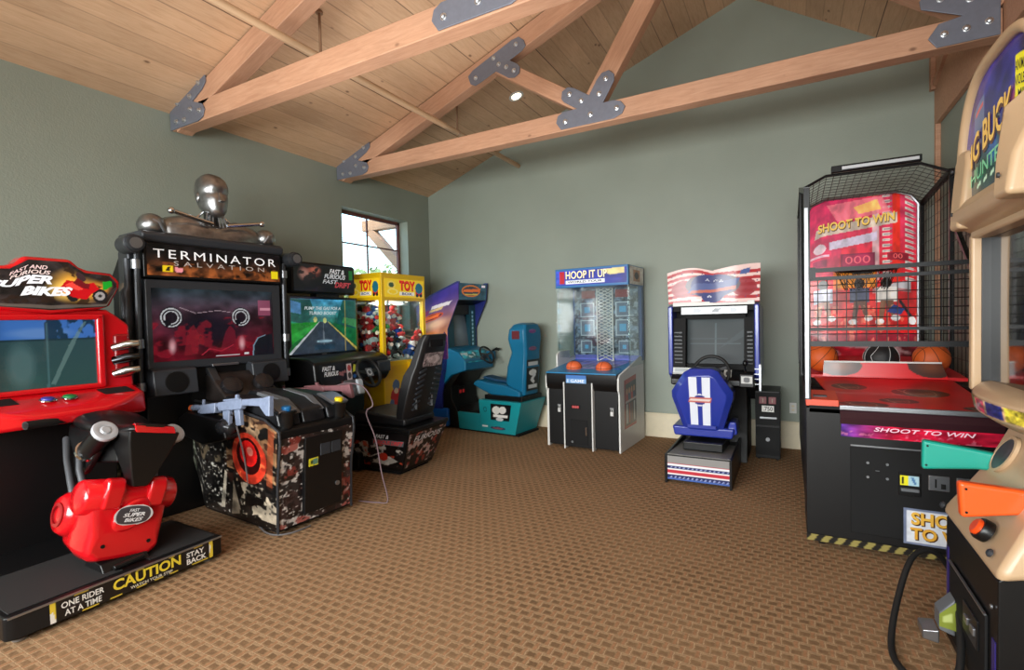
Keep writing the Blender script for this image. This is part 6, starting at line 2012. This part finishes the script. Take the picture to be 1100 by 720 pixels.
    # plain figures of players, court and ball-play scene below the rim
    b.rect(0, 0, 1, .28, (206, 22, 22)).rect(0, .22, 1, .36, (170, 60, 60), .5).rect(0, 0, 1, .06, (150, 14, 40))
    for u, c, sk in ((.16, (190, 190, 206), (150, 90, 60)), (.50, (70, 74, 96), (96, 60, 44)), (.74, (220, 214, 206), (120, 80, 60))):
        b.ell(u, .40, .05, .035, (50, 34, 28)).rect(u - .09, .27, u + .09, .37, c).poly([(u - .05, .28), (u - .07, .15), (u - .03, .15), (u, .26), (u + .05, .16), (u + .08, .17), (u + .06, .28)], sk).ell(u - .06, .135, .04, .02, (230, 226, 226)).ell(u + .08, .16, .04, .02, (226, 222, 222))
    b.line([(.86, .27), (.98, .14)], .012, (30, 28, 34)).poly([(.74, .20), (.80, .25), (.9, .22), (.86, .18)], (40, 60, 120)).ell(.96, .145, .03, .03, (230, 226, 224))
    b.noise(0, 24, 20, 7, (240, 170, 120), .62, .5, lambda u, v: v < .25).noise(.15, 16, 16, 15)

    def bbm(u, v):
        x = -.47 + .94 * u
        top = 2.74 - .10 * max(0, (abs(x) - .30) / .17) ** 1.6
        return Vector((x, 2.44 + .02 * v, 1.25 + (top - 1.25) * v))
    panel('backboard', b, bbm, M['lit'], t, [('SHOOT TO WIN', .12, .765, .82, .825, (90, 50, 20), .04, 0, .045), ('SHOOT TO WIN', .115, .772, .815, .832, (236, 196, 90), .025, 0, .045), ('000', .37, .54, .60, .592, (226, 90, 110), .0), ('00', .80, .56, .88, .592, (226, 90, 90), .0)], thick=.02)
    MB().tube([(-.48, 2.43, 1.25), (-.48, 2.43, 2.60), (-.42, 2.43, 2.69), (-.30, 2.43, 2.74), (.30, 2.43, 2.74), (.42, 2.43, 2.69), (.48, 2.43, 2.60), (.48, 2.43, 1.25)], .016, 8).build('backboard_rim', M['steel'], t)
    lo = Art(60, 14, (150, 20, 40)).noise(.4, 8, 3, 4).noise(0, 8, 3, 6, (220, 206, 210), .6, .8)
    panel('lower_board', lo, corners((-.48, 2.20, 1.10), (.48, 2.20, 1.10), (.48, 2.42, 1.25), (-.48, 2.42, 1.25)), M['print'], t, thick=.01)
    rim = MB().tube([(.02 + .25 * math.cos(q), 2.12 + .25 * math.sin(q), 1.965) for q in [2 * PI * i / 36 for i in range(36)]], .013, 8, closed=True).box(-.06, .10, 2.36, 2.45, 1.94, 1.98).build('hoop_rim', M['blackp'], t)
    net = MB()
    for k in range(14):
        q0, q1 = 2 * PI * k / 14, 2 * PI * (k + .5) / 14
        p = lambda q, r, z: (.02 + r * math.cos(q), 2.12 + r * math.sin(q), z)
        net.tube([p(q0, .25, 1.96), p(q1, .21, 1.86), p(q0, .17, 1.77)], .003, 4).tube([p(q0, .25, 1.96), p(q1 - PI * 2 / 14, .21, 1.86), p(q0, .17, 1.77)], .003, 4)
    net.build('hoop_net', M['blackm'], rim)
    # cage: posts, rails, wire mesh on front gate, sides and roof
    gm = mat('grey_strip', (176, 178, 184), .35, .4)
    for sx in (-1, 1):
        MB().box(sx * (hw - .012) - .018, sx * (hw - .012) + .018, .0, .036, .98, 2.37).build('front_post', M['blackp'], t, bevel=.003)
        MB().box(sx * (hw - .008) - .01, sx * (hw - .008) + .01, -.012, .002, .99, 2.24).build('post_strip', gm, t)
        MB().box(sx * (hw - .012) - .018, sx * (hw - .012) + .018, L - .05, L - .015, 1.0, 2.64).build('rear_post', M['blackp'], t, bevel=.003)
        MB().box(sx * (hw - .012) - .014, sx * (hw - .012) + .014, 1.52, 1.55, .97, 2.70).build('middle_post', M['blackp'], t)
        MB().bar((sx * (hw - .012), .02, 2.36), (sx * (hw - .012), 1.55, 2.69), .034, .04).bar((sx * (hw - .012), 1.55, 2.69), (sx * (hw - .012), L - .03, 2.62), .034, .045).build('top_rail', M['blackp'], t)
    MB().bar((hw - .012, .03, 1.0), (hw - .012, 1.5, 2.3), .03, .03).build('cage_brace', M['blackp'], t)
    g = MB()
    for z, h in ((1.83, .026), (1.775, .022), (1.445, .02), (1.35, .034)):
        g.box(-hw + .02, hw - .02, .004, .03, z - h / 2, z + h / 2)
    g.box(-hw + .02, -hw + .06, -.004, .02, 1.78, 1.85)
    g.build('gate_rails', mat('gate_dark_grey', (24, 25, 27), .45, spec=.4), t)
    wr = mat('black_wire', (16, 16, 17), .45, .3)
    w = MB()
    n = 20
    for k in range(1, n):
        x = -hw + .02 + k * (2 * hw - .04) / n
        w.tube([(x, .018, 1.36), (x, .018, 1.78)], .0028, 5)
    for k in range(1, 8):
        z = 1.36 + k * .053
        w.tube([(-hw + .02, .02, z), (hw - .02, .02, z)], .0028, 5)
    w.build('gate_mesh', wr, t)

    def ztop(y):
        return 2.36 + (y - .02) / 1.53 * .33 if y < 1.55 else 2.69 - (y - 1.55) / 1.04 * .07
    for sx in (-1, 1):
        s = MB()
        x = sx * (hw - .012)
        y = .09
        while y < L - .05:
            s.tube([(x, y, .99 + (.03 if y > 1 else 0)), (x, y, ztop(y))], .0026, 4)
            y += .105
        z = 1.06
        while z < 2.66:
            ya = .03
            if z > 2.36:
                ya = .02 + (z - 2.36) / .33 * 1.53
            if ya < L - .06:
                s.tube([(x, ya, z), (x, L - .05 if z < 2.62 else 2.4, z)], .0026, 4)
            z += .105
        s.build('side_mesh', wr, t)

    def arch(y, dz):
        return [Vector((-.53, y, 2.69 + dz)), Vector((-.34, y, 2.785 + dz)), Vector((.34, y, 2.785 + dz)), Vector((.53, y, 2.69 + dz))]
    A0, A1 = arch(1.55, 0), arch(L - .03, -.07)
    MB().tube(A0, .013, 8).build('roof_arch', M['blackp'], t)
    MB().tube(A1, .013, 8).build('roof_arch', M['blackp'], t)

    def along(A, s):
        ls = [(A[i + 1] - A[i]).length for i in range(3)]
        s *= sum(ls)
        for i in range(3):
            if s <= ls[i] or i == 2:
                return A[i].lerp(A[i + 1], min(1, s / ls[i]))
            s -= ls[i]
    rf = MB()
    for k in range(1, 20):
        rf.tube([along(A0, k / 20), along(A1, k / 20)], .0026, 4)
    for k in range(1, 11):
        q = k / 11
        pl = [A0[i].lerp(A1[i], q) for i in range(4)]
        rf.tube(pl, .0026, 4)
    rf.build('roof_mesh', wr, t)
    MB().box(-.30, .34, 1.50, 1.56, 2.80, 2.855).build('roof_lamp', M['blackp'], t, bevel=.006)
    MB().box(-.22, .32, 1.494, 1.502, 2.812, 2.838).build('lamp_tube', mat('lamp_tube_grey', (206, 208, 212), .3), t)
    return t


hoops()


def basketball(name, col, seamc, label):
    r = .12
    b = MB().ell((0, 0, 0), r, 28, 18).build(name, mat('ball_rubber_%d' % col[0], col, .5, bump=.4, bscale=400), smooth=60)
    s = MB()
    for pl in range(4):
        pts = []
        for k in range(36):
            an = 2 * PI * k / 36
            c, s_ = r * 1.001 * math.cos(an), r * 1.001 * math.sin(an)
            if pl == 0:
                p = (c, 0, s_)
            elif pl == 1:
                p = (0, c, s_)
            else:
                sg = 1 if pl == 2 else -1
                bb = .075 + .03 * math.cos(2 * an)
                rr = math.sqrt(max(r * r * 1.002 - bb * bb, 0))
                p = (sg * bb, rr * math.cos(an), rr * math.sin(an))
            pts.append(p)
        s.tube(pts, .0022, 5, closed=True)
    s.build('seam', mat('seam_%d' % seamc[0], seamc, .6), b)
    tag(b, label, 'basketball', 'basketballs in the shooting machine')
    return b


for (x, y, col, sc, lb, rt) in ((-.40, 1.14, (214, 92, 30), (26, 20, 18), 'orange basketball at the left end of the tray in the caged basketball machine', (20, 40, 0)),
                               (.01, 1.14, (24, 24, 26), (206, 206, 206), 'black basketball with white seams in the middle of the caged machine tray', (0, 10, 20)),
                               (.33, 1.15, (208, 92, 34), (26, 20, 18), 'orange basketball right of the black one in the caged machine tray', (30, -20, 10))):
    o = basketball('basketball', col, sc, lb)
    o.location = (.64 + x, 3.85 + y, 1.05 + (y - 1.01) * .0577 + .121)
    o.rotation_euler = tuple(R(q) for q in rt)

# ================================================================== tan hunting game (right edge, near)


def hunt_game():
    t = thing('hunting_arcade_machine', 'tan and black hunting game with an arched sign at the right edge', 'arcade machine', (0.65, 2.70, 0), -90)
    tan = mat('tan_moulded_plastic', (188, 158, 124), .4, coat=.1, var=.05, vscale=5)
    # pedestal: black front, sides with purple strips, coin door
    MB().prism([(0, .0), (.62, .0), (.62, .78), (.10, .66), (0, .575)], 'x', -.36, .315).build('pedestal', M['black'], t, bevel=.006)
    pu = mat('purple_strip', (44, 34, 104), .35)
    MB().box(-.345, -.315, -.003, .0, .05, .44).build('side_strip', pu, t)
    MB().box(.26, .295, -.003, .0, .05, .34).build('side_strip', pu, t)
    dr = MB().box(-.25, .22, -.012, .0, .06, .40).build('coin_door', M['blackm'], t, bevel=.004)
    MB().box(-.255, .225, -.016, -.008, .40, .407).build('door_trim', M['steel'], dr)
    MB().box(-.02, .16, -.02, -.01, .22, .34).build('coin_plate', M['blackp'], dr, bevel=.004)
    for x in (.02, .10):
        MB().box(x, x + .045, -.028, -.018, .27, .30).build('coin_slot', M['steel'], dr, bevel=.003)
    MB().prism([(-.012, .10), (-.07, .12), (-.07, .20), (-.012, .27)], 'x', -.24, -.15).build('bill_acceptor', M['grey'], dr, bevel=.008)
    panel('bill_light', Art(8, 12, (120, 130, 50)).rect(.2, .3, .8, .7, (170, 180, 110)), corners((-.145, -.012, .13), (-.145, -.07, .14), (-.145, -.07, .195), (-.145, -.012, .26)), M['print'], dr)
    MB().prism([(-.07, .06), (-.13, .07), (-.13, .11), (-.07, .12)], 'x', -.25, -.14).build('bill_chute', M['steel'], dr, bevel=.006)
    for x, z in ((-.20, .36), (.27, .46)):
        MB().disc((x, -.004, z), (0, -1, 0), .009, .006, 10).build('screw', M['steel'], t)
    MB().box(-.34, .295, .01, .60, .0, .02).build('plinth', M['blackm'], t)
    # tan gun deck sloping up to the monitor, with speaker hole and orange button
    MB().loft([[Vector(p) for p in ((-.40, -.01, .575), (.33, -.01, .565), (.33, .30, .66), (-.40, .30, .66))],
               [Vector(p) for p in ((-.395, .0, .62), (.325, .0, .61), (.32, .30, .80), (-.39, .30, .80))],
               [Vector(p) for p in ((-.33, .13, .86), (.27, .13, .86), (.27, .34, .95), (-.33, .34, .95))],
               [Vector(p) for p in ((-.29, .20, 1.05), (.24, .20, 1.05), (.24, .40, 1.10), (-.29, .40, 1.10))]]).build('gun_deck', tan, t, bevel=.03, seg=3)
    MB().box(-.37, .33, .26, .62, .60, 1.12).build('deck_core', M['black'], t)
    n = Vector((0, -.95, .32)).normalized()
    MB().lathe([(.105, 0), (.105, .014), (.09, .016), (.088, .004)], (-.16, .155, .93), n, 28, .62).build('speaker_ring', tan, t)
    MB().lathe([(.09, 0), (.088, .012), (.01, .006)], (-.16, .153, .93), n, 28, .62).build('speaker_mesh', M['dgrey'], t)
    bt = MB().lathe([(.044, 0), (.044, .028), (.040, .034)], (.13, .02, .685), Vector((0, -.85, .5)), 22).build('start_button', M['blackp'], t)
    MB().lathe([(.033, .030), (.033, .042), (.025, .048)], (.13, .02, .685), Vector((0, -.85, .5)), 22).build('button_cap', mat('orange_button', (222, 74, 24), .3), bt)
    for x, y, z in ((.225, .012, .64), (-.355, -.004, .625), (-.26, .05, .70)):
        MB().lathe([(.016, 0), (.016, .006), (.01, .012)], (x, y - .008, z), Vector((0, -.9, .4)), 12).build('deck_screw', M['dgrey'], t)
    # monitor housing: deep tan bezel around a glossy screen
    bx0, bx1, z0, z1 = -.455, .455, 1.17, 1.93
    MB().box(bx0, bx1, .172, .64, z0 - .1, z1).build('monitor_body', M['black'], t, bevel=.02)
    for nm, a0, a1, c0, c1 in (('bezel_side', bx0, bx0 + .045, z0, z1), ('bezel_side', bx1 - .045, bx1, z0, z1)):
        MB().box(a0, a1, .10, .175, c0, c1).build(nm, tan, t, bevel=.012)
    MB().box(bx0, bx1, .10, .175, 1.88, 1.95).build('bezel_top', tan, t, bevel=.012)
    sc = Art(40, 50, (14, 16, 18)).grad((10, 12, 13), (26, 32, 36), 'v')
    panel('screen', sc, lambda u, v: Vector((bx0 + .05 + (bx1 - bx0 - .1) * u, .168 - .004 * (1 - (2 * u - 1) ** 2) * (1 - (2 * v - 1) ** 2), 1.22 + .67 * v)), M['dimscreen'], t)
    MB().box(bx0 + .044, bx0 + .054, .135, .17, 1.20, 1.90).build('screen_gasket', M['blackp'], t)
    # bowed lip under the screen carrying small stickers
    def bow(x):
        return .12 - .085 * (1 - (x / .43) ** 2)
    rings = []
    for x in np.linspace(-.43, .43, 19):
        b_ = bow(x)
        rings.append([Vector((x, .20, 1.225)), Vector((x, b_ + .03, 1.215)), Vector((x, b_, 1.19)), Vector((x, b_ + .01, 1.12)), Vector((x, b_ + .06, 1.085)), Vector((x, .20, 1.08))])
    MB().loft(rings).build('screen_lip', tan, t, bevel=.008, smooth=50)
    sa = Art(120, 16, (196, 160, 124))
    for u0, u1, c in ((.03, .20, (210, 196, 190)), (.22, .36, (30, 110, 60)), (.38, .52, (190, 40, 80)), (.54, .70, (40, 50, 130)), (.72, .95, (206, 190, 60))):
        sa.rect(u0, .05, u1, .95, c)
    sa.noise(.4, 30, 4, 3)
    panel('sticker_strip', sa, lambda u, v: Vector((-.42 + .84 * u, bow(-.42 + .84 * u) - .003 + .009 * (1 - v), 1.128 + .056 * v)), M['print'], t)
    # header: tan ledge with two cheeks, arched sign between them
    hd = MB().prism([(.035, 1.95), (.03, 2.0), (.07, 2.06), (.5, 2.06), (.5, 1.93), (.10, 1.91)], 'x', -.455, .455).build('header_ledge', tan, t, bevel=.02, seg=3)
    for sx in (-1, 1):
        x0, x1 = sorted((sx * .47, sx * .345))
        yy = .03 if sx < 0 else -.03
        MB().loft([[Vector(p) for p in ((x0, yy, 1.925), (x1, yy, 1.925), (x1, .14, 1.92), (x0, .14, 1.92))],
                   [Vector(p) for p in ((x0, yy + .005, 2.06), (x1, yy + .02, 2.06), (x1, .16, 2.06), (x0, .16, 2.06))],
                   [Vector(p) for p in ((x0, yy + .02, 2.24), (x1, .065, 2.22), (x1, .16, 2.24), (x0, .16, 2.24))],
                   [Vector(p) for p in ((x0 + .02, .06, 2.30), (x1 - .02, .07, 2.28), (x1 - .02, .15, 2.30), (x0 + .02, .15, 2.30))]]).build('header_cheek', tan, hd, bevel=.02, seg=3)
        for z in (2.0, 2.2):
            MB().disc((sx * .41, yy + .002, z), (0, -1, 0), .009, .006, 10).build('screw', M['dgrey'], hd)
    MB().box(-.475, -.43, .07, .13, 2.28, 2.37).build('header_peg', tan, hd, bevel=.01)

    def topz(x):
        return 2.06 + .515 * max(0, 1 - abs(x / .475) ** 3.4) ** .5
    a = Art(130, 90, (40, 34, 110)).grad((30, 44, 60), (44, 40, 120), 'v', .1, .7)
    a.ell(.30, .28, .3, .22, (24, 90, 60), .8, soft=.8).noise(0, 12, 9, 4, (20, 70, 60), .52, .7, lambda u, v: v < .5).ell(.75, .55, .2, .2, (190, 40, 40), .7, soft=.6).ell(.40, .36, .1, .12, (40, 90, 160), .8, soft=.6)
    a.poly([(.62, .5), (.70, .72), (.80, .66), (.74, .44)], (150, 90, 50)).noise(.25, 12, 9, 8)
    for k in range(5):
        a.poly([(.20 + k * .09, .16 + k * .01), (.25 + k * .09, .18 + k * .01), (.25 + k * .09, .21 + k * .01), (.20 + k * .09, .19 + k * .01)], (190, 226, 196))
    a.rect(.16, .62, .30, .86, (110, 124, 150), .8).rect(.18, .78, .28, .81, (206, 90, 90), .9)
    a.poly([(.67, .54), (.67, .87), (.87, .87), (.87, .54)], (238, 226, 30))

    def am(u, v):
        x = -.452 + .904 * u
        return Vector((x, .085, 2.0 + (topz(x) - .02 - 2.0) * v))
    panel('arched_sign', a, am, M['lit'], hd, [('BIG BUCK', .05, .36, .66, .60, (90, 40, 10), .04, 0, .08), ('BIG BUCK', .04, .39, .65, .62, (236, 190, 90), .02, 0, .08), ('HUNTER', .12, .22, .58, .33, (120, 200, 150), .01, 0, .05), ('ANIMATED', .685, .76, .855, .83, (40, 36, 20), .01), ('VIOLENCE', .685, .66, .855, .73, (40, 36, 20), .01), ('MILD', .72, .57, .83, .63, (40, 36, 20), .01)])
    ar = []
    for k in range(61):
        q = PI * k / 60
        x = -.474 * math.copysign(abs(math.cos(q)) ** .6, math.cos(q))
        ar.append(Vector((x, .08, topz(x))))
    MB().tube(ar, .024, 10).build('arch_trim', tan, hd, smooth=60)
    pts = [(p.x, p.z) for p in ar]
    MB().prism(pts, 'y', .09, .32).build('sign_box', mat('dark_blue_box', (26, 26, 60), .4), hd, smooth=40)
    MB().box(-.42, .42, .28, .64, 1.9, 2.30).build('header_core', M['black'], t)
    return t


hunt_game()


def shotgun(col, nm, label):
    """toy pump shotgun, butt towards -y, lying along y"""
    t = thing('toy_shotgun', label, 'light gun')
    m = mat(nm, col, .32, coat=.25)
    MB().prism([(-.28, -.075), (-.285, .065), (-.10, .05), (.0, .04), (.0, -.035), (-.09, -.04)], 'x', -.024, .024).build('stock', m, t, bevel=.014, seg=3)
    for y, z in ((-.265, .04), (-.265, -.05)):
        MB().disc((.024, y, z), (1, 0, 0), .005, .002, 8).build('screw', M['blackm'], t)
    MB().prism([(-.005, -.035), (-.005, .04), (.16, .038), (.16, -.03)], 'x', -.022, .022).build('receiver', m, t, bevel=.008)
    MB().tube([(0, .15, .018), (0, .34, .018)], .014, 10).build('barrel', M['blackp'], t)
    MB().tube([(0, .19, -.012), (0, .30, -.012)], .022, 12).build('pump', m, t, smooth=50)
    MB().tube([(0, .02, -.036), (0, .03, -.07), (0, .08, -.07), (0, .09, -.033)], .006, 6).build('trigger_guard', m, t)
    return t


# far and near guns rest in the deck cradles of the hunting game
s1 = shotgun((24, 150, 132), 'teal_gun_plastic', 'teal green toy shotgun resting on the tan deck of the hunting game')
s1.location = (.65 + .175, 2.70 + .27, .868)
s1.rotation_euler = (R(-3), 0, R(-90 - 4))
s2 = shotgun((236, 88, 30), 'orange_gun_plastic', 'orange toy shotgun resting in front of the teal one on the hunting game')
s2.location = (.65 + .205, 2.70 - .16, .828)
s2.rotation_euler = (R(1), 0, R(-90 + 2))

pc = cable('power_cord', [(1.02, 3.40, .02), (.80, 3.38, .10), (.66, 3.28, .30), (.55, 3.20, .30), (.46, 3.02, .16), (.40, 2.80, .03), (.42, 2.64, .012), (.52, 2.52, .012), (.60, 2.62, .10), (.66, 2.90, .24), (.70, 3.06, .22)], .014, M['rubber'])
tag(pc, 'thick black cord looping over the carpet beside the tan hunting game', 'cord')
